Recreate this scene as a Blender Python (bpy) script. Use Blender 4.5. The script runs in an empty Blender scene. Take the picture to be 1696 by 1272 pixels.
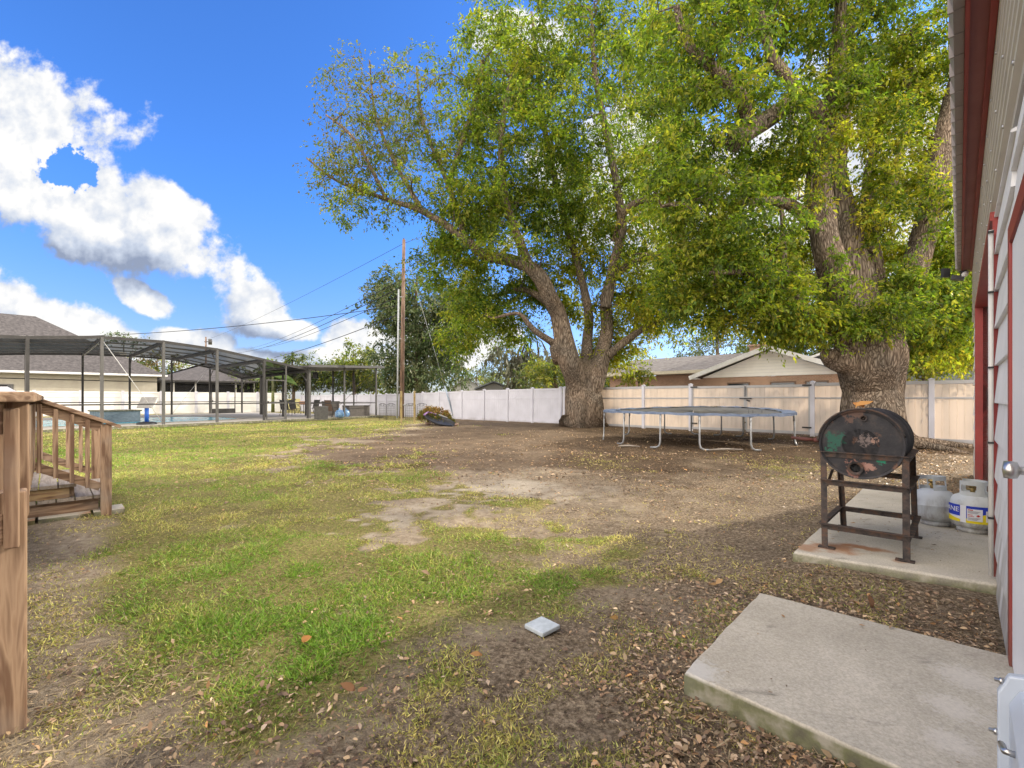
import bpy, math, random
import numpy as np
from mathutils import Vector, Matrix, noise as mnoise

random.seed(7)
RNG = np.random.default_rng(11)
SC = bpy.context.scene
COL = SC.collection
PI = math.pi
EYE = 1.3
FOC = 754.0
HORY = 660.0

# ------------------------------------------------------------------ frames
UX, UY = 0.7009, 0.7133          # along the shed wall
def W(u, n, z=0.0):
    return Vector((UX * u - UY * n, UY * u + UX * n, z))
def G(px, py, z=0.0):            # survey point: ground position read off the photograph
    d = (EYE - z) * FOC / (py - HORY)
    return Vector(((px - 848) / FOC * d, d, z))
def P(px, py, d):                # survey point at a known distance
    return Vector(((px - 848) / FOC * d, d, EYE + (HORY - py) / FOC * d))

# ------------------------------------------------------------------ numpy value noise
_perm = RNG.random((256, 256))
def vnoise(x, y):
    x = np.asarray(x, float); y = np.asarray(y, float)
    xi = np.floor(x).astype(int); yi = np.floor(y).astype(int)
    fx = x - xi; fy = y - yi
    fx = fx * fx * (3 - 2 * fx); fy = fy * fy * (3 - 2 * fy)
    g = lambda a, b: _perm[a & 255, b & 255]
    return ((g(xi, yi) * (1 - fx) + g(xi + 1, yi) * fx) * (1 - fy)
            + (g(xi, yi + 1) * (1 - fx) + g(xi + 1, yi + 1) * fx) * fy)
def fbm(x, y, o=4):
    s = 0; a = 0.5; t = 0
    for i in range(o):
        s = s + a * vnoise(x * 2 ** i + 17.3 * i, y * 2 ** i + 5.1 * i); t += a; a *= 0.5
    return s / t
def sstep(a, b, x):
    t = np.clip((x - a) / (b - a), 0, 1)
    return t * t * (3 - 2 * t)

# ------------------------------------------------------------------ materials
MATS = {}
class NT:
    def __init__(s, m):
        s.t = m.node_tree; s.n = s.t.nodes; s.l = s.t.links
    def add(s, typ, **kw):
        nd = s.n.new(typ)
        for k, v in kw.items():
            if k.startswith('_'): setattr(nd, k[1:], v)
            else:
                key = int(k[1:]) if k[0] == 'i' and k[1:].isdigit() else k
                nd.inputs[key].default_value = v
        return nd
    def link(s, a, b): s.l.new(a, b)
def newmat(name):
    m = bpy.data.materials.new(name); m.use_nodes = True
    m.node_tree.nodes.clear()
    return m, NT(m)
def rgba(c): return (c[0], c[1], c[2], 1.0)
def ramp(t, fac, stops):
    r = t.add('ShaderNodeValToRGB')
    e = r.color_ramp.elements
    while len(e) < len(stops): e.new(0.5)
    for el, (p, c) in zip(e, stops):
        el.position = p; el.color = rgba(c)
    t.link(fac, r.inputs[0])
    return r.outputs[0]
def simple(name, c1, c2=None, scale=8.0, rough=0.6, metal=0.0, bump=0.0, bscale=60.0, stretch=(1, 1, 1),
           detail=6.0, c3=None, spec=0.3, lo=0.35, hi=0.65):
    if name in MATS: return MATS[name]
    m, t = newmat(name)
    if c2 is None: c2 = tuple(x * 0.82 for x in c1)
    co = t.add('ShaderNodeTexCoord'); mp = t.add('ShaderNodeMapping')
    mp.inputs['Scale'].default_value = stretch
    t.link(co.outputs['Object'], mp.inputs[0])
    nz = t.add('ShaderNodeTexNoise', Scale=scale, Detail=detail, Roughness=0.62)
    t.link(mp.outputs[0], nz.inputs['Vector'])
    stops = [(lo, c1), (hi, c2)] if c3 is None else [(lo, c1), ((lo + hi) / 2, c2), (hi, c3)]
    col = ramp(t, nz.outputs[0], stops)
    bs = t.add('ShaderNodeBsdfPrincipled', Roughness=rough, Metallic=metal)
    bs.inputs['Specular IOR Level'].default_value = spec
    t.link(col, bs.inputs['Base Color'])
    if bump > 0:
        n2 = t.add('ShaderNodeTexNoise', Scale=bscale, Detail=5.0)
        t.link(mp.outputs[0], n2.inputs['Vector'])
        bp = t.add('ShaderNodeBump', Strength=bump, Distance=0.02)
        t.link(n2.outputs[0], bp.inputs['Height']); t.link(bp.outputs[0], bs.inputs['Normal'])
    o = t.add('ShaderNodeOutputMaterial'); t.link(bs.outputs[0], o.inputs[0])
    MATS[name] = m
    return m
def wood_mat(name, c1, c2, c3, axis='Z', scale=1.0):
    if name in MATS: return MATS[name]
    m, t = newmat(name)
    co = t.add('ShaderNodeTexCoord'); mp = t.add('ShaderNodeMapping')
    s = [14 * scale] * 3
    if axis == 'Z': s[2] = 1.1 * scale
    if axis == 'U': mp.inputs['Rotation'].default_value = (0, 0, -math.atan2(UY, UX)); s[0] = 1.1 * scale
    if axis == 'N': mp.inputs['Rotation'].default_value = (0, 0, -math.atan2(UY, UX)); s[1] = 1.1 * scale
    mp2 = t.add('ShaderNodeMapping'); mp2.inputs['Scale'].default_value = s
    t.link(co.outputs['Object'], mp.inputs[0]); t.link(mp.outputs[0], mp2.inputs[0])
    nz = t.add('ShaderNodeTexNoise', Scale=1.0, Detail=3.0, Distortion=0.6)
    t.link(mp2.outputs[0], nz.inputs['Vector'])
    mul = t.add('ShaderNodeMath', _operation='MULTIPLY', i1=7.0); t.link(nz.outputs[0], mul.inputs[0])
    fr = t.add('ShaderNodeMath', _operation='PINGPONG', i1=1.0); t.link(mul.outputs[0], fr.inputs[0])
    nf = t.add('ShaderNodeTexNoise', Scale=3.0, Detail=8.0); t.link(mp2.outputs[0], nf.inputs['Vector'])
    mx = t.add('ShaderNodeMath', _operation='MULTIPLY_ADD', i1=0.55, i2=0.0); t.link(fr.outputs[0], mx.inputs[0])
    t.link(nf.outputs[0], mx.inputs[2])
    col = ramp(t, mx.outputs[0], [(0.3, c1), (0.62, c2), (0.95, c3)])
    mp3 = t.add('ShaderNodeMapping'); mp3.inputs['Scale'].default_value = [k * 2.6 if k > 5 else k * .9 for k in s]; mp3.inputs['Location'].default_value = (3.1, 7.7, 1.9); t.link(mp.outputs[0], mp3.inputs[0])
    ck = t.add('ShaderNodeTexNoise', Scale=1.0, Detail=2.0); t.link(mp3.outputs[0], ck.inputs['Vector'])
    cm = t.add('ShaderNodeMapRange', _interpolation_type='SMOOTHSTEP'); cm.inputs[1].default_value = .66; cm.inputs[2].default_value = .72; cm.inputs[4].default_value = .75; t.link(ck.outputs[0], cm.inputs[0])
    mp4 = t.add('ShaderNodeMapping'); mp4.inputs['Scale'].default_value = [8.0 if k > 5 else 3.0 for k in s]; t.link(mp.outputs[0], mp4.inputs[0])
    kn = t.add('ShaderNodeTexVoronoi', Scale=1.0); t.link(mp4.outputs[0], kn.inputs['Vector'])
    km = t.add('ShaderNodeMapRange', _interpolation_type='SMOOTHSTEP'); km.inputs[1].default_value = .16; km.inputs[2].default_value = .06; km.inputs[4].default_value = .6; t.link(kn.outputs['Distance'], km.inputs[0])
    mxk = t.add('ShaderNodeMath', _operation='MAXIMUM'); t.link(cm.outputs[0], mxk.inputs[0]); t.link(km.outputs[0], mxk.inputs[1])
    wd_ = t.add('ShaderNodeMix', _data_type='RGBA'); t.link(mxk.outputs[0], wd_.inputs[0]); t.link(col, wd_.inputs[6]); wd_.inputs[7].default_value = (c3[0] * .35, c3[1] * .33, c3[2] * .33, 1)
    ng = t.add('ShaderNodeTexNoise', Scale=2.3, Detail=5.0); t.link(co.outputs['Object'], ng.inputs['Vector'])
    gm = t.add('ShaderNodeMapRange', _interpolation_type='SMOOTHSTEP'); gm.inputs[1].default_value = .5; gm.inputs[2].default_value = .75; gm.inputs[4].default_value = .5; t.link(ng.outputs[0], gm.inputs[0])
    gy = t.add('ShaderNodeMix', _data_type='RGBA'); t.link(gm.outputs[0], gy.inputs[0]); t.link(wd_.outputs[2], gy.inputs[6]); gy.inputs[7].default_value = (.30, .26, .22, 1); col = gy.outputs[2]
    bs = t.add('ShaderNodeBsdfPrincipled', Roughness=0.75); bs.inputs['Specular IOR Level'].default_value = 0.2
    t.link(col, bs.inputs['Base Color'])
    bp = t.add('ShaderNodeBump', Strength=0.35, Distance=0.004); t.link(mx.outputs[0], bp.inputs['Height'])
    t.link(bp.outputs[0], bs.inputs['Normal'])
    o = t.add('ShaderNodeOutputMaterial'); t.link(bs.outputs[0], o.inputs[0])
    MATS[name] = m
    return m
def leaf_mat(name, trans=0.45, sat=1.0, tcol=(1.25, 1.2, 0.5)):
    m, t = newmat(name)
    at = t.add('ShaderNodeAttribute', _attribute_name='tint')
    d = t.add('ShaderNodeBsdfPrincipled', Roughness=0.5); d.inputs['Specular IOR Level'].default_value = 0.25
    t.link(at.outputs['Color'], d.inputs['Base Color'])
    tr = t.add('ShaderNodeBsdfTranslucent')
    mu = t.add('ShaderNodeMix', _data_type='RGBA', _blend_type='MULTIPLY'); mu.inputs[0].default_value = 1.0
    t.link(at.outputs['Color'], mu.inputs[6]); mu.inputs[7].default_value = (tcol[0] * 1.6, tcol[1] * 1.6, tcol[2] * 1.6, 1)
    t.link(mu.outputs[2], tr.inputs[0])
    mx = t.add('ShaderNodeMixShader'); mx.inputs[0].default_value = trans
    t.link(d.outputs[0], mx.inputs[1]); t.link(tr.outputs[0], mx.inputs[2])
    o = t.add('ShaderNodeOutputMaterial'); t.link(mx.outputs[0], o.inputs[0])
    return m
def bark_mat(name, c1, c2, c3, sc=1.0):
    m, t = newmat(name)
    co = t.add('ShaderNodeTexCoord'); mp = t.add('ShaderNodeMapping'); mp.inputs['Scale'].default_value = (1, 1, 0.13)
    t.link(co.outputs['Object'], mp.inputs[0])
    nw = t.add('ShaderNodeTexNoise', Scale=3.0, Detail=3.0); t.link(mp.outputs[0], nw.inputs['Vector'])
    av = t.add('ShaderNodeVectorMath', _operation='MULTIPLY_ADD'); av.inputs[1].default_value = (.35, .35, .12)
    t.link(nw.outputs['Color'], av.inputs[0]); t.link(mp.outputs[0], av.inputs[2])
    vo = t.add('ShaderNodeTexVoronoi', Scale=19.0 * sc, _feature='DISTANCE_TO_EDGE'); t.link(av.outputs[0], vo.inputs['Vector'])
    nz = t.add('ShaderNodeTexNoise', Scale=18.0 * sc, Detail=8.0, Roughness=0.7); t.link(mp.outputs[0], nz.inputs['Vector'])
    s = t.add('ShaderNodeMath', _operation='MULTIPLY_ADD', i1=1.5); t.link(vo.outputs[0], s.inputs[0])
    q = t.add('ShaderNodeMath', _operation='MULTIPLY', i1=0.75); t.link(nz.outputs[0], q.inputs[0]); t.link(q.outputs[0], s.inputs[2])
    col = ramp(t, s.outputs[0], [(0.3, c1), (0.52, c2), (0.8, c3)])
    n3 = t.add('ShaderNodeTexNoise', Scale=1.3, Detail=3.0); t.link(co.outputs['Object'], n3.inputs['Vector'])
    tint = ramp(t, n3.outputs[0], [(0.35, (0.8, 0.8, 0.78)), (0.65, (1.15, 1.05, 0.95))])
    mu = t.add('ShaderNodeMix', _data_type='RGBA', _blend_type='MULTIPLY'); mu.inputs[0].default_value = 1.0
    t.link(col, mu.inputs[6]); t.link(tint, mu.inputs[7])
    bs = t.add('ShaderNodeBsdfPrincipled', Roughness=0.9); bs.inputs['Specular IOR Level'].default_value = 0.1
    t.link(mu.outputs[2], bs.inputs['Base Color'])
    bp = t.add('ShaderNodeBump', Strength=0.9, Distance=0.05); t.link(s.outputs[0], bp.inputs['Height'])
    t.link(bp.outputs[0], bs.inputs['Normal'])
    o = t.add('ShaderNodeOutputMaterial'); t.link(bs.outputs[0], o.inputs[0])
    return m
def screen_mat(name, opac, c):
    m, t = newmat(name)
    d = t.add('ShaderNodeBsdfDiffuse'); d.inputs[0].default_value = rgba(c)
    tr = t.add('ShaderNodeBsdfTransparent')
    nz = t.add('ShaderNodeTexNoise', Scale=1.2, Detail=2.0)
    co = t.add('ShaderNodeTexCoord'); t.link(co.outputs['Object'], nz.inputs['Vector'])
    mr = t.add('ShaderNodeMapRange'); mr.inputs[3].default_value = opac * 0.85; mr.inputs[4].default_value = opac * 1.15
    t.link(nz.outputs[0], mr.inputs[0])
    mx = t.add('ShaderNodeMixShader'); t.link(mr.outputs[0], mx.inputs[0])
    t.link(tr.outputs[0], mx.inputs[1]); t.link(d.outputs[0], mx.inputs[2])
    o = t.add('ShaderNodeOutputMaterial'); t.link(mx.outputs[0], o.inputs[0])
    return m
def vinyl_mat(name, c, trans, tc):
    m, t = newmat(name)
    co = t.add('ShaderNodeTexCoord')
    nz = t.add('ShaderNodeTexNoise', Scale=1.5, Detail=5.0); t.link(co.outputs['Object'], nz.inputs['Vector'])
    col = ramp(t, nz.outputs[0], [(0.3, tuple(x * 0.86 for x in c)), (0.65, c)])
    sp = t.add('ShaderNodeSeparateXYZ'); t.link(co.outputs['Object'], sp.inputs[0])
    zz = t.add('ShaderNodeMapRange'); zz.inputs[1].default_value = 0.0; zz.inputs[2].default_value = 0.35
    t.link(sp.outputs[2], zz.inputs[0])
    ns = t.add('ShaderNodeMath', _operation='MULTIPLY_ADD', i1=0.8, i2=0.25); t.link(nz.outputs[0], ns.inputs[0])
    ad = t.add('ShaderNodeMath', _operation='ADD', _use_clamp=True); t.link(zz.outputs[0], ad.inputs[0]); t.link(ns.outputs[0], ad.inputs[1])
    dirt = ramp(t, ad.outputs[0], [(0.25, (0.55, 0.5, 0.42)), (1.0, (1, 1, 1))])
    mu = t.add('ShaderNodeMix', _data_type='RGBA', _blend_type='MULTIPLY'); mu.inputs[0].default_value = 1.0
    t.link(col, mu.inputs[6]); t.link(dirt, mu.inputs[7])
    bs = t.add('ShaderNodeBsdfPrincipled', Roughness=0.4); bs.inputs['Specular IOR Level'].default_value = 0.3
    t.link(mu.outputs[2], bs.inputs['Base Color'])
    out = bs.outputs[0]
    if trans > 0:
        tr = t.add('ShaderNodeBsdfTranslucent'); mpv = t.add('ShaderNodeMapping'); mpv.inputs['Scale'].default_value = (5, 5, .15); t.link(co.outputs['Object'], mpv.inputs[0])
        nv = t.add('ShaderNodeTexNoise', Scale=1.0, Detail=3.0); t.link(mpv.outputs[0], nv.inputs['Vector'])
        t.link(ramp(t, nv.outputs[0], [(0.35, tuple(x * .62 for x in tc)), (0.65, tc)]), tr.inputs[0])
        mx = t.add('ShaderNodeMixShader'); mx.inputs[0].default_value = trans
        t.link(bs.outputs[0], mx.inputs[1]); t.link(tr.outputs[0], mx.inputs[2]); out = mx.outputs[0]
    o = t.add('ShaderNodeOutputMaterial'); t.link(out, o.inputs[0])
    return m
def brick_mat(name, c1, c2, mortar, sc=4.0, rot=0.0, shingle=False):
    m, t = newmat(name)
    co = t.add('ShaderNodeTexCoord')
    sp = t.add('ShaderNodeSeparateXYZ'); t.link(co.outputs['Object'], sp.inputs[0])
    # run along the horizontal, stack along z
    a = t.add('ShaderNodeMath', _operation='MULTIPLY', i1=math.cos(rot)); t.link(sp.outputs[0], a.inputs[0])
    b = t.add('ShaderNodeMath', _operation='MULTIPLY_ADD', i1=math.sin(rot)); t.link(sp.outputs[1], b.inputs[0]); t.link(a.outputs[0], b.inputs[2])
    cb = t.add('ShaderNodeCombineXYZ'); t.link(b.outputs[0], cb.inputs[0]); t.link(sp.outputs[2], cb.inputs[1])
    br = t.add('ShaderNodeTexBrick', Scale=sc)
    br.inputs['Color1'].default_value = rgba(c1); br.inputs['Color2'].default_value = rgba(c2); br.inputs['Mortar'].default_value = rgba(mortar)
    br.inputs['Mortar Size'].default_value = 0.02 if not shingle else 0.012
    t.link(cb.outputs[0], br.inputs['Vector'])
    nz = t.add('ShaderNodeTexNoise', Scale=0.7, Detail=6.0); t.link(co.outputs['Object'], nz.inputs['Vector'])
    tint = ramp(t, nz.outputs[0], [(0.3, (0.7, 0.7, 0.7)), (0.7, (1.15, 1.12, 1.1))])
    mu = t.add('ShaderNodeMix', _data_type='RGBA', _blend_type='MULTIPLY'); mu.inputs[0].default_value = 1.0
    t.link(br.outputs[0], mu.inputs[6]); t.link(tint, mu.inputs[7])
    bs = t.add('ShaderNodeBsdfPrincipled', Roughness=0.9); bs.inputs['Specular IOR Level'].default_value = 0.1
    t.link(mu.outputs[2], bs.inputs['Base Color'])
    o = t.add('ShaderNodeOutputMaterial'); t.link(bs.outputs[0], o.inputs[0])
    return m

# ------------------------------------------------------------------ mesh builder
class MB:
    def __init__(s): s.v = []; s.f = []; s.sm = []
    def poly(s, pts, smooth=False):
        k = len(s.v); s.v += [tuple(p) for p in pts]; s.f.append(list(range(k, k + len(pts)))); s.sm.append(smooth); return s
    def hexa(s, a, b):     # two quads (bottom loop, top loop)
        k = len(s.v); s.v += [tuple(p) for p in a] + [tuple(p) for p in b]
        for f in ((3, 2, 1, 0), (4, 5, 6, 7), (0, 1, 5, 4), (1, 2, 6, 5), (2, 3, 7, 6), (3, 0, 4, 7)):
            s.f.append([k + i for i in f]); s.sm.append(False)
        return s
    def box(s, c, size, xa=Vector((1, 0, 0)), ya=None, za=None):
        xa = Vector(xa).normalized(); za = Vector((0, 0, 1)) if za is None else Vector(za).normalized()
        ya = za.cross(xa).normalized() if ya is None else Vector(ya)
        c = Vector(c); hx, hy, hz = xa * size[0] / 2, ya * size[1] / 2, za * size[2] / 2
        return s.hexa([c - hx - hy - hz, c + hx - hy - hz, c + hx + hy - hz, c - hx + hy - hz],
                      [c - hx - hy + hz, c + hx - hy + hz, c + hx + hy + hz, c - hx + hy + hz])
    def ubox(s, u0, u1, n0, n1, z0, z1):
        q = [(u0, n0), (u1, n0), (u1, n1), (u0, n1)]
        return s.hexa([W(a, b, z0) for a, b in q], [W(a, b, z1) for a, b in q])
    def beam(s, p, q, w, h, up=(0, 0, 1)):
        p = Vector(p); q = Vector(q); d = (q - p)
        L = d.length; d.normalize(); up = Vector(up)
        sd = d.cross(up)
        if sd.length < 1e-3: sd = d.cross(Vector((1, 0, 0)))
        sd.normalize(); up = sd.cross(d)
        return s.box((p + q) / 2, (L, w, h), d, sd, up)
    def tube(s, path, rad, seg=10, cap=True, smooth=True, fn=None):
        path = [Vector(p) for p in path]; n = len(path)
        if not hasattr(rad, '__len__'): rad = [rad] * n
        k = len(s.v)
        ref = None
        for i, p in enumerate(path):
            d = (path[min(i + 1, n - 1)] - path[max(i - 1, 0)])
            if d.length < 1e-6: d = Vector((0, 0, 1))
            d.normalize()
            if ref is None:
                ref = d.orthogonal().normalized()
            ref = (ref - d * ref.dot(d))
            if ref.length < 1e-5: ref = d.orthogonal()
            ref.normalize(); b = d.cross(ref)
            for j in range(seg):
                a = 2 * PI * j / seg
                r = rad[i]
                if fn: r *= fn(i, a, p)
                s.v.append(tuple(p + (ref * math.cos(a) + b * math.sin(a)) * r))
        for i in range(n - 1):
            for j in range(seg):
                j2 = (j + 1) % seg
                s.f.append([k + i * seg + j, k + i * seg + j2, k + (i + 1) * seg + j2, k + (i + 1) * seg + j]); s.sm.append(smooth)
        if cap:
            s.f.append([k + j for j in range(seg)][::-1]); s.sm.append(False)
            s.f.append([k + (n - 1) * seg + j for j in range(seg)]); s.sm.append(False)
        return s
    def lathe(s, prof, c=(0, 0, 0), seg=28, axis=None, smooth=True):   # prof (r, h)
        c = Vector(c); ax = Vector(axis).normalized() if axis else Vector((0, 0, 1))
        e = ax.orthogonal().normalized() if axis else Vector((1, 0, 0)); b = ax.cross(e)
        k = len(s.v); n = len(prof)
        for r, h in prof:
            for j in range(seg):
                a = 2 * PI * j / seg
                s.v.append(tuple(c + ax * h + (e * math.cos(a) + b * math.sin(a)) * r))
        for i in range(n - 1):
            for j in range(seg):
                j2 = (j + 1) % seg
                s.f.append([k + i * seg + j, k + i * seg + j2, k + (i + 1) * seg + j2, k + (i + 1) * seg + j]); s.sm.append(smooth)
        if tuple(prof[0]) == tuple(prof[-1]): return s
        if prof[0][0] > 1e-4: s.f.append([k + j for j in range(seg)][::-1]); s.sm.append(False)
        if prof[-1][0] > 1e-4: s.f.append([k + (n - 1) * seg + j for j in range(seg)]); s.sm.append(False)
        return s
    def prism(s, poly, ext):
        ext = Vector(ext); k = len(s.v); n = len(poly)
        s.v += [tuple(p) for p in poly] + [tuple(Vector(p) + ext) for p in poly]
        s.f.append(list(range(k, k + n))[::-1]); s.f.append(list(range(k + n, k + 2 * n))); s.sm += [False, False]
        for i in range(n):
            j = (i + 1) % n
            s.f.append([k + i, k + j, k + n + j, k + n + i]); s.sm.append(False)
        return s

BASE = {}
def wb(o):
    while o.parent: o = o.parent
    return BASE.get(o.name, Vector((0, 0, 0)))
def tag(o, label=None, cat=None, group=None, kind=None):
    if label: o['label'] = label
    if cat: o['category'] = cat
    if group: o['group'] = group
    if kind: o['kind'] = kind
    return o
def thing(name, loc, label, cat, group=None, rz=0.0):
    o = bpy.data.objects.new(name, None); COL.objects.link(o)
    o.location = loc; o.rotation_euler = (0, 0, rz); o.empty_display_size = 0.2
    BASE[o.name] = Vector(loc)
    return tag(o, label, cat, group)
def obj(name, mb, mat, parent=None, local=False, base=None, bevel=0.0, label=None):
    off = Vector((0, 0, 0))
    if not local:
        off = wb(parent) if parent else (Vector(base) if base is not None else off)
    me = bpy.data.meshes.new(name)
    me.from_pydata([(x - off.x, y - off.y, z - off.z) for x, y, z in mb.v], [], mb.f)
    me.polygons.foreach_set('use_smooth', mb.sm)
    if mat: me.materials.append(mat)
    o = bpy.data.objects.new(name, me); COL.objects.link(o)
    if parent: o.parent = parent
    else: o.location = off; BASE[o.name] = off
    if bevel > 0:
        bv = o.modifiers.new('edge', 'BEVEL'); bv.width = bevel; bv.segments = 2; bv.limit_method = 'ANGLE'; bv.angle_limit = 0.6
    if label: o['label'] = label
    return o
def structure(name, mb, mat, base=None, bevel=0):
    o = obj(name, mb, mat, base=base, bevel=bevel); o['kind'] = 'structure'; return o
def leaf_object(name, pos, direc, nrm, length, width, color, mat, parent=None, base=None, fold=0.25, kind=None, oval=False):
    """pos (N,3) base of each leaf, direc/nrm (N,3), length/width (N,), color (N,3): diamond leaves, one mesh"""
    N = len(pos)
    off = np.array(wb(parent) if parent else (base if base is not None else (0, 0, 0)), float)
    direc = direc / np.maximum(np.linalg.norm(direc, axis=1, keepdims=True), 1e-6)
    side = np.cross(direc, nrm); side /= np.maximum(np.linalg.norm(side, axis=1, keepdims=True), 1e-6)
    up = np.cross(side, direc)
    L = length[:, None]; w = width[:, None] * 0.5
    p = pos - off
    mid = p + direc * L * 0.45
    if oval:                       # eight-sided curled leaf: two halves folded along the midrib
        prof = ((0.0, 0.0, 0.0), (.16, .62, .10), (.42, 1.0, .02), (.74, .68, .0), (1.0, 0.0, .16))
        K = 8; V = np.empty((N, K, 3))
        row = [p + direc * L * a + up * L * (c_ + .10 * np.sin(a * PI)) for a, b_, c_ in prof]
        for i in range(5): V[:, i] = row[i] + (side * prof[i][1] * w + up * w * fold * 2 * prof[i][1])
        for j, i in enumerate((3, 2, 1)): V[:, 5 + j] = row[i] - side * prof[i][1] * w + up * w * fold * 1.3 * prof[i][1]
    else:
        K = 4; V = np.empty((N, 4, 3))
        V[:, 0] = p; V[:, 1] = mid + side * w + up * w * fold * 2; V[:, 2] = p + direc * L - up * L * 0.08; V[:, 3] = mid - side * w + up * w * fold * 2
    me = bpy.data.meshes.new(name)
    me.vertices.add(N * K); me.vertices.foreach_set('co', V.reshape(-1))
    me.loops.add(N * K); me.loops.foreach_set('vertex_index', np.arange(N * K, dtype=np.int32))
    me.polygons.add(N); me.polygons.foreach_set('loop_start', np.arange(0, N * K, K, dtype=np.int32))
    me.polygons.foreach_set('loop_total', np.full(N, K, dtype=np.int32))
    ca = me.color_attributes.new('tint', 'FLOAT_COLOR', 'POINT')
    c4 = np.ones((N, K, 4)); c4[:, :, :3] = color[:, None, :]
    ca.data.foreach_set('color', c4.reshape(-1))
    me.update(calc_edges=True); me.validate()
    me.materials.append(mat)
    o = bpy.data.objects.new(name, me); COL.objects.link(o)
    if parent: o.parent = parent
    else: o.location = off; BASE[o.name] = Vector(off)
    if kind: o['kind'] = kind
    return o
def rdir(n):
    v = RNG.normal(size=(n, 3)); return v / np.linalg.norm(v, axis=1, keepdims=True)

# ================================================================== camera, light, sky
SUN_AZ = math.radians(61.5)     # clockwise from +Y
SUN_EL = math.radians(26.0)
cam = bpy.data.cameras.new('camera'); camo = bpy.data.objects.new('camera', cam); COL.objects.link(camo)
camo.location = (0, 0, EYE); camo.rotation_euler = (PI / 2, 0, 0)
cam.sensor_width = 36; cam.lens = 36 * FOC / 1696; cam.shift_y = (HORY - 636) / 1696
cam.clip_start = 0.03; cam.clip_end = 3000
SC.camera = camo
sl = bpy.data.lights.new('sun', 'SUN'); sl.energy = 5.0; sl.angle = math.radians(0.55); sl.color = (1.0, 0.9, 0.74)
so = bpy.data.objects.new('sun', sl); COL.objects.link(so)
sdir = Vector((math.sin(SUN_AZ) * math.cos(SUN_EL), math.cos(SUN_AZ) * math.cos(SUN_EL), math.sin(SUN_EL)))
so.rotation_euler = sdir.to_track_quat('Z', 'Y').to_euler(); so.location = sdir * 60

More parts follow.
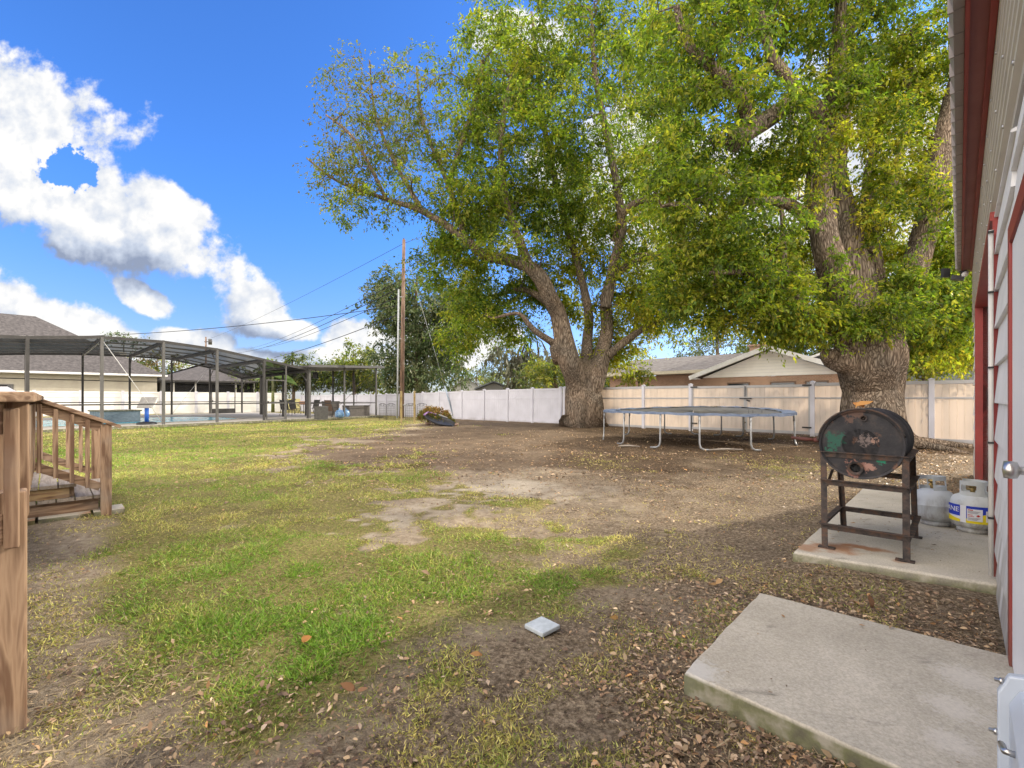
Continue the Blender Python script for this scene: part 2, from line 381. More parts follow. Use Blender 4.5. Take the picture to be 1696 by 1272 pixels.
def build_world():
    wd = bpy.data.worlds.new('World'); SC.world = wd; wd.use_nodes = True
    t = NT(wd); t.n.clear()
    sky = t.add('ShaderNodeTexSky'); sky.sky_type = 'NISHITA'; sky.sun_disc = False
    sky.sun_elevation = SUN_EL; sky.sun_rotation = SUN_AZ; sky.air_density = 1.0; sky.dust_density = 0.3; sky.ozone_density = 3.0
    tc = t.add('ShaderNodeTexCoord'); sp = t.add('ShaderNodeSeparateXYZ'); t.link(tc.outputs['Generated'], sp.inputs[0])
    hs = t.add('ShaderNodeVectorMath', _operation='MULTIPLY'); t.link(sky.outputs[0], hs.inputs[0])
    el_ = t.add('ShaderNodeMapRange', _interpolation_type='SMOOTHSTEP'); el_.inputs[1].default_value = 0.0; el_.inputs[2].default_value = 0.4; t.link(sp.outputs[2], el_.inputs[0])
    tm = t.add('ShaderNodeMix', _data_type='RGBA'); t.link(el_.outputs[0], tm.inputs[0]); tm.inputs[6].default_value = SKY_LOW + (1,); tm.inputs[7].default_value = SKY_TINT + (1,); t.link(tm.outputs[2], hs.inputs[1])
    def math_(op, a, b=None, c=None, clamp=False):
        n = t.add('ShaderNodeMath', _operation=op, _use_clamp=clamp)
        for i, v in enumerate((a, b, c)):
            if v is None: continue
            if isinstance(v, (int, float)): n.inputs[i].default_value = v
            else: t.link(v, n.inputs[i])
        return n.outputs[0]
    ym = math_('MAXIMUM', sp.outputs[1], 0.05)
    qx = math_('DIVIDE', sp.outputs[0], ym); qz = math_('DIVIDE', sp.outputs[2], ym)
    cv = t.add('ShaderNodeCombineXYZ'); t.link(qx, cv.inputs[0]); t.link(qz, cv.inputs[1])
    n1 = t.add('ShaderNodeTexNoise', Scale=5.5, Detail=7.0, Roughness=0.6); t.link(cv.outputs[0], n1.inputs['Vector'])
    of = t.add('ShaderNodeVectorMath', _operation='ADD'); of.inputs[1].default_value = (0.02, 0.03, 0); t.link(cv.outputs[0], of.inputs[0])
    n2 = t.add('ShaderNodeTexNoise', Scale=5.5, Detail=4.0, Roughness=0.6); t.link(of.outputs[0], n2.inputs['Vector'])
    a0 = math.radians(24); ca, sa = math.cos(a0), math.sin(a0)
    rot = t.add('ShaderNodeVectorRotate', _rotation_type='Z_AXIS'); rot.inputs['Angle'].default_value = a0; t.link(cv.outputs[0], rot.inputs['Vector'])
    def blob(px, py, rx, ry, tilt):
        x, z = (px - 848) / FOC, (660 - py) / FOC
        src = cv.outputs[0]
        if tilt: x, z = x * ca - z * sa, x * sa + z * ca; src = rot.outputs[0]
        m = t.add('ShaderNodeVectorMath', _operation='MULTIPLY_ADD'); k = (FOC / rx, FOC / ry)
        m.inputs[1].default_value = (k[0], k[1], 0); m.inputs[2].default_value = (-x * k[0], -z * k[1], 0); t.link(src, m.inputs[0])
        l = t.add('ShaderNodeVectorMath', _operation='LENGTH'); t.link(m.outputs[0], l.inputs[0]); return l.outputs['Value']
    def union(lst):
        acc = None
        for b in lst:
            v = blob(*b); acc = v if acc is None else math_('SMOOTH_MIN', acc, v, 0.12)
        return acc
    d = union([(20, 215, 165, 112, 0), (110, 325, 205, 84, 1), (245, 388, 165, 72, 1), (285, 345, 95, 40, 1), (238, 492, 52, 24, 1), (110, 540, 190, 48, 1), (300, 572, 90, 26, 0), (432, 520, 62, 46, 1), (480, 548, 60, 24, 0), (580, 556, 52, 30, 0),
               (480, 600, 260, 26, 0), (860, 60, 90, 40, 0), (1180, 330, 330, 170, 0), (1500, 300, 180, 250, 0), (760, 560, 110, 50, 0)])
    hole = math_('MULTIPLY', math_('ADD', math_('SUBTRACT', 1.0, blob(108, 283, 60, 36, 0)), math_('MULTIPLY_ADD', n1.outputs[0], -4.0, 1.9), None, True), 2.4)
    f = math_('MULTIPLY_ADD', n1.outputs[0], 2.5, -1.25)
    f = math_('SUBTRACT', math_('ADD', math_('SUBTRACT', 1.1, d), f), hole)
    mask = t.add('ShaderNodeMapRange', _interpolation_type='SMOOTHSTEP'); mask.inputs[1].default_value = 0.0; mask.inputs[2].default_value = 0.3; t.link(f, mask.inputs[0])
    # relief of the puffs, and the shaded undersides
    rel = math_('SUBTRACT', n1.outputs[0], n2.outputs[0])
    low = math_('SUBTRACT', 1.0, math_('MINIMUM', math_('MINIMUM', blob(225, 452, 200, 50, 1), blob(70, 412, 190, 46, 1)), math_('MINIMUM', blob(430, 570, 170, 34, 1), blob(120, 592, 260, 36, 1))), None, True)
    s = math_('ADD', math_('MULTIPLY_ADD', rel, 2.6, 0.72), math_('MULTIPLY', f, 0.16))
    s = math_('SUBTRACT', s, math_('MULTIPLY', low, 1.2), None, True)
    r = t.add('ShaderNodeValToRGB'); e = r.color_ramp.elements; e.new(0.5)
    for el, (p, c) in zip(e, [(0.0, (0.30, 0.36, 0.50)), (0.45, (0.60, 0.67, 0.80)), (0.9, (1.0, 0.99, 0.97))]):
        el.position = p; el.color = rgba(c)
    t.link(s, r.inputs[0])
    # unseen bright broken cloud behind the viewer, added as fill for shaded faces
    nb = t.add('ShaderNodeTexNoise', Scale=2.6, Detail=4.0); t.link(tc.outputs['Generated'], nb.inputs['Vector'])
    bk = math_('MULTIPLY_ADD', sp.outputs[1], -2.1, math_('MULTIPLY_ADD', nb.outputs[0], 2.0, -0.4))
    bm = t.add('ShaderNodeMapRange', _interpolation_type='SMOOTHSTEP'); bm.inputs[1].default_value = 0.0; bm.inputs[2].default_value = 0.45; t.link(bk, bm.inputs[0])
    sc1 = t.add('ShaderNodeVectorMath', _operation='SCALE'); sc1.inputs['Scale'].default_value = CLOUD; t.link(r.outputs[0], sc1.inputs[0])
    mx = t.add('ShaderNodeMix', _data_type='RGBA'); t.link(mask.outputs[0], mx.inputs[0]); t.link(hs.outputs[0], mx.inputs[6]); t.link(sc1.outputs[0], mx.inputs[7])
    m2 = t.add('ShaderNodeMix', _data_type='RGBA'); t.link(bm.outputs[0], m2.inputs[0]); t.link(mx.outputs[2], m2.inputs[6]); m2.inputs[7].default_value = (BACK * 1.0, BACK * 0.92, BACK * 0.84, 1)
    bg = t.add('ShaderNodeBackground', Strength=SKY_STR); t.link(m2.outputs[2], bg.inputs[0])
    o = t.add('ShaderNodeOutputWorld'); t.link(bg.outputs[0], o.inputs[0])
    wd.cycles.sampling_method = 'MANUAL'; wd.cycles.sample_map_resolution = 512
SKY_STR = 0.15; SKY_TINT = (0.68, 1.24, 2.12); SKY_LOW = (0.95, 1.0, 1.35)
CLOUD = 7.0; BACK = 25.5
build_world()
SC.view_settings.view_transform = 'Standard'; SC.view_settings.look = 'None'; SC.view_settings.exposure = 0
SC.render.engine = 'CYCLES'
SC.cycles.max_bounces = 5; SC.cycles.diffuse_bounces = 3; SC.cycles.transmission_bounces = 3; SC.cycles.glossy_bounces = 2; SC.cycles.transparent_max_bounces = 12

# ================================================================== ground
def ground_fields(X, Y):
    u = UX * X + UY * Y; n = -UY * X + UX * Y
    big = fbm(X * 0.55 + 40, Y * 0.55 + 10, 4)
    fine = fbm(X * 2.1 + 9, Y * 2.1 + 70, 4)
    xb = 1.25 - 0.45 * Y
    g = sstep(-0.15, 0.55, (xb - X) / (1.0 + 0.22 * Y) + (big - 0.5) * 2.6 + (fine - 0.5) * 2.0 + (fbm(X * 6.5, Y * 6.5 + 31, 3) - .5) * 1.5 + 0.10 + 0.34 * sstep(9, 4, Y))
    far = sstep(14, 19, Y) * sstep(-3.5, -6.5, X)
    g = np.maximum(g, far * sstep(0.3, 0.5, fine + 0.12))
    thin = 0.55 * sstep(0.52, 0.68, big) * sstep(12, 7, Y) * sstep(1.2, 2.0, n)      # thin dry grass in the middle
    g = np.maximum(g, thin)
    g = g * sstep(-.1, .75, u + (fine - .5) * 1.2 + np.maximum(0, n - 7) * .3)      # trodden earth along the wooden deck
    g = g * sstep(1.1, 2.4, n + 2 * (fine - 0.5))
    path = .10 * np.exp(-(((X - .6) / 1.6) ** 2 + ((Y - 2.6) / 1.2) ** 2)) + np.exp(-(((X + 1.4) / 1.5) ** 2 + ((Y - 4.6) / 1.1) ** 2)) * .24
    sand = 0.85 * sstep(0.45, 0.72, fbm(X * 0.45 + 3, Y * 0.45 + 30, 5) * .8 + .2 * fine + path) * (1 - 0.85 * g) * sstep(17, 8, Y)
    litter = sstep(-1.5, 3.5, X - (Y - 9) * 0.12 + (big - .5) * 5) * (1 - 0.7 * g)
    return g, sand, litter
def gz(X, Y):
    z = (fbm(X * 0.9, Y * 0.9, 4) - 0.5) * 0.06 + (fbm(X * 2.6 + 7, Y * 2.6, 3) - 0.5) * 0.035 + (fbm(X * 5, Y * 5, 2) - 0.5) * 0.018
    u = UX * X + UY * Y; n = -UY * X + UX * Y
    for a, b, c, d in ((1.95, 3.1, -.185, .86), (4.1, 7.8, -.185, .92)):
        q = np.hypot(np.maximum(np.maximum(a - u, u - b), 0), np.maximum(np.maximum(c - n, n - d), 0))
        z = z + 0.042 * sstep(.45, .02, q)
    return z - 0.02
def axis(lo, hi, a, b, fine):
    out = [a]; s = fine
    while out[-1] < b: out.append(out[-1] + fine)
    x = out[-1]
    while x < hi: s *= 1.16; x += s; out.append(x)
    left = []; x = a; s = fine
    while x > lo: s *= 1.16; x -= s; left.append(x)
    return np.array(left[::-1] + out)
def build_ground():
    xs = axis(-900, 900, -9, 10, 0.06); ys = axis(-60, 1500, 1.2, 16, 0.06)
    X, Y = np.meshgrid(xs, ys); nx, ny = len(xs), len(ys)
    g, s, l = ground_fields(X, Y); Z = gz(X, Y)
    Z = Z * sstep(400, 40, np.abs(X) + np.abs(Y))
    V = np.stack([X, Y, Z], -1).reshape(-1, 3)
    i = np.arange(ny - 1)[:, None] * nx + np.arange(nx - 1)[None]
    F = np.stack([i, i + 1, i + nx + 1, i + nx], -1).reshape(-1, 4).astype(np.int32)
    me = bpy.data.meshes.new('ground')
    me.vertices.add(len(V)); me.vertices.foreach_set('co', V.reshape(-1))
    me.loops.add(F.size); me.loops.foreach_set('vertex_index', F.reshape(-1))
    me.polygons.add(len(F)); me.polygons.foreach_set('loop_start', np.arange(0, F.size, 4, dtype=np.int32)); me.polygons.foreach_set('loop_total', np.full(len(F), 4, dtype=np.int32))
    me.polygons.foreach_set('use_smooth', np.ones(len(F), bool))
    ca = me.color_attributes.new('cover', 'FLOAT_COLOR', 'POINT')
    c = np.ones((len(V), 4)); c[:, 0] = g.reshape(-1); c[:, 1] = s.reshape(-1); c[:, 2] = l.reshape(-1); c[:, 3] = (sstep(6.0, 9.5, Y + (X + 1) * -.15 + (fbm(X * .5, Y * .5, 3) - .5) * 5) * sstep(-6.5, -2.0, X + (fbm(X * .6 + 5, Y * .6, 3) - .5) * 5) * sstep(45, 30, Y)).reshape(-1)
    ca.data.foreach_set('color', c.reshape(-1))
    me.update(calc_edges=True)
    m, t = newmat('yard soil and turf')
    co = t.add('ShaderNodeTexCoord')
    at = t.add('ShaderNodeAttribute', _attribute_name='cover'); sp = t.add('ShaderNodeSeparateColor'); t.link(at.outputs['Color'], sp.inputs[0])
    n1 = t.add('ShaderNodeTexNoise', Scale=14.0, Detail=8.0, Roughness=0.7); t.link(co.outputs['Object'], n1.inputs['Vector'])
    n2 = t.add('ShaderNodeTexNoise', Scale=60.0, Detail=6.0, Roughness=0.7); t.link(co.outputs['Object'], n2.inputs['Vector'])
    n3 = t.add('ShaderNodeTexNoise', Scale=1.4, Detail=5.0); t.link(co.outputs['Object'], n3.inputs['Vector'])
    soil = ramp(t, n1.outputs[0], [(0.3, (0.21, 0.165, 0.118)), (0.5, (0.39, 0.32, 0.24)), (0.7, (0.56, 0.475, 0.37))])
    sand = ramp(t, n2.outputs[0], [(0.3, (0.42, 0.36, 0.285)), (0.7, (0.70, 0.62, 0.51))])
    n5 = t.add('ShaderNodeTexNoise', Scale=38.0, Detail=9.0, Roughness=0.8); t.link(co.outputs['Object'], n5.inputs['Vector'])
    lit = ramp(t, n5.outputs[0], [(0.38, (0.08, 0.06, 0.042)), (0.5, (0.265, 0.205, 0.145)), (0.62, (0.54, 0.44, 0.32))])
    grs = ramp(t, n5.outputs[0], [(0.35, (0.09, 0.09, 0.035)), (0.5, (0.26, 0.235, 0.09)), (0.65, (0.46, 0.39, 0.19))])
    def mixc(f, a, b):
        mm = t.add('ShaderNodeMix', _data_type='RGBA'); t.link(f, mm.inputs[0]); t.link(a, mm.inputs[6]); t.link(b, mm.inputs[7]); return mm.outputs[2]
    def rough_mask(chan, nz, amt):
        a = t.add('ShaderNodeMath', _operation='SUBTRACT', i1=0.5); t.link(nz, a.inputs[0])
        b = t.add('ShaderNodeMath', _operation='MULTIPLY_ADD', i1=amt); t.link(a.outputs[0], b.inputs[0]); t.link(chan, b.inputs[2])
        mr = t.add('ShaderNodeMapRange', _interpolation_type='SMOOTHSTEP'); mr.inputs[1].default_value = 0.12; mr.inputs[2].default_value = 0.88; t.link(b.outputs[0], mr.inputs[0])
        return mr.outputs[0]
    n6 = t.add('ShaderNodeTexNoise', Scale=4.5, Detail=7.0, Roughness=0.7); t.link(co.outputs['Object'], n6.inputs['Vector'])
    c = mixc(rough_mask(sp.outputs[1], n6.outputs[0], 1.3), soil, sand)
    lm = rough_mask(sp.outputs[2], n6.outputs[0], 2.4)
    c = mixc(lm, c, lit)
    c = mixc(rough_mask(sp.outputs[0], n1.outputs[0], 1.3), c, grs)
    crown_shade = t.add('ShaderNodeMix', _data_type='RGBA', _blend_type='MULTIPLY'); crown_shade.inputs[7].default_value = (0.50, 0.46, 0.44, 1)     # tree shade over the mid yard, put into the ground colour
    t.link(rough_mask(at.outputs['Alpha'], n6.outputs[0], 1.2), crown_shade.inputs[0]); t.link(c, crown_shade.inputs[6]); c = crown_shade.outputs[2]
    tint = ramp(t, n3.outputs[0], [(0.3, (0.75, 0.74, 0.72)), (0.7, (1.2, 1.18, 1.12))])
    mu = t.add('ShaderNodeMix', _data_type='RGBA', _blend_type='MULTIPLY'); mu.inputs[0].default_value = 1.0; t.link(c, mu.inputs[6]); t.link(tint, mu.inputs[7])
    bs = t.add('ShaderNodeBsdfPrincipled', Roughness=0.95); bs.inputs['Specular IOR Level'].default_value = 0.05
    t.link(mu.outputs[2], bs.inputs['Base Color'])
    ha = t.add('ShaderNodeMath', _operation='ADD'); t.link(n1.outputs[0], ha.inputs[0]); t.link(n2.outputs[0], ha.inputs[1])
    bp = t.add('ShaderNodeBump', Strength=1.0, Distance=0.045); t.link(ha.outputs[0], bp.inputs['Height']); t.link(bp.outputs[0], bs.inputs['Normal'])
    o = t.add('ShaderNodeOutputMaterial'); t.link(bs.outputs[0], o.inputs[0])
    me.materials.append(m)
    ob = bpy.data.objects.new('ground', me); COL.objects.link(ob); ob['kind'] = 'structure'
build_ground()

SLABS = [(1.95, 3.1, -0.185, 0.86), (4.1, 7.8, -0.185, 0.92)]
def off_slab(X, Y):
    u = UX * X + UY * Y; n = -UY * X + UX * Y
    ok = n > -0.15
    for a, b, c, d in SLABS: ok &= ~((u > a - .02) & (u < b + .02) & (n > c - .1) & (n < d + .02))
    return ok
def sample_view(N, dmin, dmax, pl, pr, power=1.0):
    """ground positions spread so the near ground gets most of them"""
    k = RNG.random(N)
    D = 1.0 / ((1 - k) / dmin + k / dmax) if power == 1.0 else dmin * (dmax / dmin) ** k
    X = (pl + (pr - pl) * RNG.random(N) - 848) / FOC * D
    return X, D
M_GRASS = leaf_mat('grass blades', 0.35, tcol=(1.1, 1.15, 0.5))
def build_grass():
    N = 800000
    X, Y = sample_view(N, 1.55, 26, -350, 1500, 0.5)
    g, s, l = ground_fields(X, Y)
    tuft = fbm(X * 3.2 + 50, Y * 3.2 + 3, 3)
    straw = RNG.random(N) < (0.10 * sstep(9, 4, Y) + .26 * sstep(4.2, 2.6, Y)) * sstep(.35, .6, tuft)
    keep = ((RNG.random(N) < np.clip(g * (0.18 + 0.8 * sstep(0.36, 0.64, tuft)), 0, 1)) | straw) & off_slab(X, Y)
    pk = np.array([0.0])
    X, Y, g, tuft = X[keep], Y[keep], g[keep], tuft[keep]
    n = len(X)
    Z = gz(X, Y) - 0.004
    near = np.clip(Y / 6.0, 0.7, 4.0)
    d = rdir(n); d[:, 2] = np.abs(d[:, 2]) * 0.55 + 0.22
    nr = rdir(n)
    L = (0.026 + 0.05 * RNG.random(n)) * (0.75 + 0.5 * sstep(0.45, 0.75, tuft)) * (.6 + .4 * g) * np.clip(near, 0.9, 1.6)
    w = (0.0038 + 0.0028 * RNG.random(n)) * np.clip(near, 1, 4.5)
    dry = fbm(X * 0.8 + 20, Y * 0.8 + 90, 3)
    f = np.clip(RNG.normal(0.32, 0.26, n) + (dry - 0.5) * 1.7 + 0.75 * (1 - g), 0, 1)[:, None]
    c = np.array([0.15, 0.26, 0.04]) * (1 - f) + np.array([0.58, 0.50, 0.21]) * f
    thatch = RNG.random(n) < 0.24
    c[thatch] = np.array([0.36, 0.265, 0.155]); d[thatch, 2] *= .35
    c *= (0.5 + 1.0 * RNG.random(n))[:, None]
    leaf_object('lawn_grass', np.stack([X, Y, Z], 1), d, nr, L, w, c, M_GRASS, fold=0.2, kind='stuff')
build_grass()
M_LITTER = leaf_mat('dead leaves', 0.15, tcol=(1, .9, .6))
def build_litter():
    N = 300000
    X, Y = sample_view(N, 1.55, 20, -200, 1760, 0.5)
    g, s, l = ground_fields(X, Y)
    cl = .55 * fbm(X * 1.6 + 8, Y * 1.6 + 44, 4) + .45 * fbm(X * 7 + 3, Y * 7, 3)
    u = UX * X + UY * Y; nn = -UY * X + UX * Y; big_l = fbm(X * .9 + 60, Y * .9, 3)
    drift = sstep(1.5, 0.7, nn + (big_l - .5) * 1.6) * sstep(0.3, .6, cl + .1)
    pr = (0.11 + 0.30 * l * sstep(2.0, 6.0, Y + nn * -.8 + 2) + 0.5 * sstep(4.5, 7.5, Y) * sstep(-6, -2, X)) * sstep(0.36, 0.62, cl) * (1 - 0.5 * s) + 0.42 * drift
    keep = (RNG.random(N) < pr) & off_slab(X, Y) & (Y < 19.5)
    X, Y = X[keep], Y[keep]; n = len(X)
    Z = gz(X, Y) + 0.006 + 0.012 * RNG.random(n)
    d = rdir(n); d[:, 2] *= 0.22
    nr = rdir(n) * 0.45; nr[:, 2] += 1
    near = np.clip(Y / 5.0, 0.8, 2.4)
    L = (0.010 + 0.036 * RNG.random(n) ** 4) * np.clip(near, 0.9, 1.8)
    w = L * (0.36 + 0.2 * RNG.random(n))
    pal = np.array([[0.29, 0.19, 0.11], [0.21, 0.135, 0.085], [0.42, 0.30, 0.18], [0.13, 0.085, 0.058], [0.45, 0.34, 0.22], [0.40, 0.22, 0.09], [0.36, 0.27, 0.19]])
    c = pal[RNG.choice(len(pal), n, p=[.24, .2, .16, .18, .08, .04, .1])] * (0.6 + 1.3 * RNG.random(n) ** 1.6)[:, None]
    leaf_object('leaf_litter', np.stack([X, Y, Z], 1), d, nr, L, w, c, M_LITTER, fold=0.35, kind='stuff', oval=True)
    us = np.concatenate([RNG.uniform(2.0, 3.05, 14), RNG.uniform(4.3, 7.6, 120)]); ns = np.concatenate([RNG.uniform(-.12, .8, 14), .85 - 1.0 * RNG.random(120) ** 1.0])
    X = UX * us - UY * ns; Y = UY * us + UX * ns; n = len(us)
    d = rdir(n); d[:, 2] *= .12; nr = rdir(n) * .25; nr[:, 2] += 1
    L = 0.012 + 0.03 * RNG.random(n) ** 2.5
    o = leaf_object('slab_debris', np.stack([X, Y, np.full(n, .111)], 1), d, nr, L, L * .42, pal[RNG.choice(len(pal), n)] * .8, M_LITTER, fold=0.3, kind='stuff', oval=True)
    # thin straw and twigs
    N = 60000
    X, Y = sample_view(N, 1.55, 12, -200, 1700, 0.5)
    cl = fbm(X * 1.1 + 80, Y * 1.1 + 14, 4)
    keep = (RNG.random(N) < sstep(0.4, 0.65, cl) * 0.45) & off_slab(X, Y)
    X, Y = X[keep], Y[keep]; n = len(X)
    d = rdir(n); d[:, 2] *= 0.18
    nr = rdir(n) * .3; nr[:, 2] += 1
    L = 0.03 + 0.07 * RNG.random(n); w = 0.003 + 0.003 * RNG.random(n)
    c = np.array([0.36, 0.28, 0.17]) * (0.4 + 0.9 * RNG.random(n))[:, None]
    leaf_object('dry_straw', np.stack([X, Y, gz(X, Y) + 0.008], 1), d, nr, L, w, c, M_LITTER, fold=0.1, kind='stuff')
build_litter()

# ================================================================== trees
BARK1 = bark_mat('grey brown ridged bark', (0.042, 0.034, 0.028), (0.15, 0.12, 0.096), (0.30, 0.255, 0.21), 1.0)
BARK2 = bark_mat('dark far bark', (0.05, 0.04, 0.03), (0.12, 0.095, 0.075), (0.2, 0.165, 0.13), 0.6)
M_LEAF = leaf_mat('tree leaves', 0.6, tcol=(1.15, 1.3, 0.4))
M_LEAF_FAR = leaf_mat('far leaves', 0.35, tcol=(1.1, 1.1, 0.6))
def smooth_path(pts, rad, step):
    pts = [Vector(p) for p in pts]; out = []; ro = []
    n = len(pts)
    for i in range(n - 1):
        p0 = pts[max(i - 1, 0)]; p1 = pts[i]; p2 = pts[i + 1]; p3 = pts[min(i + 2, n - 1)]
        k = max(2, int((p2 - p1).length / step))
        for j in range(k):
            t = j / k
            out.append(0.5 * ((2 * p1) + (p2 - p0) * t + (2 * p0 - 5 * p1 + 4 * p2 - p3) * t * t + (3 * p1 - p0 - 3 * p2 + p3) * t ** 3))
            ro.append(rad[i] * (1 - t) + rad[i + 1] * t)
    out.append(pts[-1]); ro.append(rad[-1])
    return out, ro
DENS = 1.7
class Tree:
    def __init__(s, base, seed):
        s.base = Vector(base); s.mb = MB(); s.tw = MB(); s.nodes = []; s.nr = []
        s.rg = np.random.default_rng(seed); s.pos = []; s.dir = []; s.nrm = []; s.len = []; s.wid = []; s.col = []
    def limb(s, pts, rad, seg=14, wob=0.10, step=None, flare=0.0, ridge=0.0, nodes=True):
        step = step or max(0.12, min(rad) * 1.2, max(rad) * 0.35)
        P_, R_ = smooth_path(pts, rad, step)
        z0 = s.base.z
        def fn(i, a, p):
            v = 1 + wob * (mnoise.noise(Vector((p.x * 1.1 + 2 * math.cos(a), p.y * 1.1 + 2 * math.sin(a), p.z * 0.8))) )
            v += ridge * mnoise.noise(Vector((5 * math.cos(a), 5 * math.sin(a), p.z * 0.7 + 7)))
            if flare: v += flare * math.exp(-max(p.z - z0, 0) / 0.5) * (0.55 + 0.65 * mnoise.noise(Vector((1.6 * math.cos(a) + 9, 1.6 * math.sin(a), 3.0))) * 1.6)
            return v
        s.mb.tube(P_, R_, seg, fn=fn)
        if nodes:
            for p, r in zip(P_, R_): s.nodes.append(tuple(p)); s.nr.append(r)
    def twig(s, target, rmax=0.03, mesh=True):
        A = np.array(s.nodes); t = np.array(target)
        d = np.linalg.norm(A - t, axis=1) + np.where(A[:, 2] > t[2] + 0.3, 0.6 * (A[:, 2] - t[2]), 0) 
        i = int(np.argmin(d)); a = Vector(s.nodes[i]); b = Vector(target); L = (b - a).length
        r0 = min(s.nr[i] * 0.8, 0.014 + 0.018 * L, rmax * 1.5); r1 = max(0.007, r0 * 0.45)
        mid = []
        k = 2 if L < 0.8 else (4 if L < 2.5 else 6)
        for j in range(1, k):
            f = j / k
            m = a.lerp(b, f) + Vector(s.rg.normal(size=3)) * (0.07 * L * (1 - abs(2 * f - 1)) + 0.02)
            m.z += 0.12 * L * math.sin(PI * f)
            mid.append(m)
        path = [a] + mid + [b]; rr = [r0 + (r1 - r0) * j / k for j in range(k + 1)]
        if mesh: s.tw.tube(path, rr, 5 if rmax < 0.05 else 7, cap=False)
        for p, r in list(zip(path, rr))[1:]: s.nodes.append(tuple(p)); s.nr.append(r)
        return a, b
    def leaves(s, c, n, rad, length, pal, droop=0.5, flat=0.8, bright=1.0):
        # sprays: every cluster is a handful of drooping sprigs with leaves strung along them
        n = max(4, n); m = max(3, n // 11); c = np.array(c)
        sd = s.rg.normal(size=(m, 3)); sd /= np.linalg.norm(sd, axis=1, keepdims=True); sd[:, 2] = sd[:, 2] * flat
        sl = rad * (0.55 + 0.85 * s.rg.random((m, 1)))
        k = s.rg.integers(0, m, n); f = (s.rg.random((n, 1)) ** 0.75)
        p = c + sd[k] * sl[k] * f; p[:, 2] -= (droop * 0.45 * sl[k] * f * f)[:, 0]
        p += s.rg.normal(size=(n, 3)) * rad * 0.07
        d = sd[k] * 0.7 + s.rg.normal(size=(n, 3)) * 0.6; d[:, 2] -= droop * (0.5 + f[:, 0])
        nr = s.rg.normal(size=(n, 3)) * 0.6; nr[:, 2] += 0.8
        pal = np.array(pal); q = s.rg.integers(0, len(pal))
        tone = 0.8 + 0.4 * s.rg.random((m, 1))
        cc = pal[np.where(s.rg.random(n) < 0.5, q, s.rg.integers(0, len(pal), n))] * (0.75 + 0.5 * s.rg.random((n, 1))) * bright * tone[k]
        s.pos.append(p); s.dir.append(d); s.nrm.append(nr); s.col.append(cc)
        l = length * (0.5 + 0.95 * s.rg.random(n) ** 1.5); s.len.append(l); s.wid.append(l * (0.34 + 0.18 * s.rg.random(n)))
    def blob(s, c, r, ncl, nlf, crad, llen, pal, sec=0.12, rmax=0.10, **kw):
        c = np.array(c); r = np.array(r)
        pts = s.rg.normal(size=(ncl, 3)); pts /= np.linalg.norm(pts, axis=1, keepdims=True)
        pts = c + pts * (s.rg.random((ncl, 1)) ** 0.42) * r
        ns = max(1, int(ncl * sec))
        for i, p in enumerate(pts):
            if p[2] < s.base.z + 1.2: continue
            s.twig(p, rmax if i < ns else 0.028)
            s.leaves(p, int(nlf * DENS * (0.55 + 0.9 * s.rg.random())), crad * (0.95 + 0.8 * s.rg.random()), llen * 1.08, pal, bright=0.8 + 0.4 * s.rg.random(), **kw)
    def build(s, name, label, cat, bark, leafm, group=None):
        root = thing(name, s.base, label, cat, group)
        obj('trunk', s.mb, bark, root)
        cr = leaf_object('crown', np.concatenate(s.pos), np.concatenate(s.dir), np.concatenate(s.nrm), np.concatenate(s.len), np.concatenate(s.wid), np.concatenate(s.col), leafm, root)
        if s.tw.v: obj('twigs', s.tw, bark, cr)['kind'] = 'stuff'
        return root

GREENS = [(0.099, 0.145, 0.028), (0.147, 0.198, 0.034), (0.201, 0.237, 0.041), (0.068, 0.106, 0.025), (0.273, 0.261, 0.046)]
YELLOW = [(0.227, 0.24, 0.036), (0.313, 0.302, 0.045), (0.162, 0.197, 0.032), (0.373, 0.307, 0.05)]  # yellow leaf tones; in the big crowns they also paint sunlit foliage
OLIVE = [(0.13, 0.145, 0.04), (0.175, 0.165, 0.05), (0.095, 0.125, 0.032), (0.19, 0.15, 0.055)]

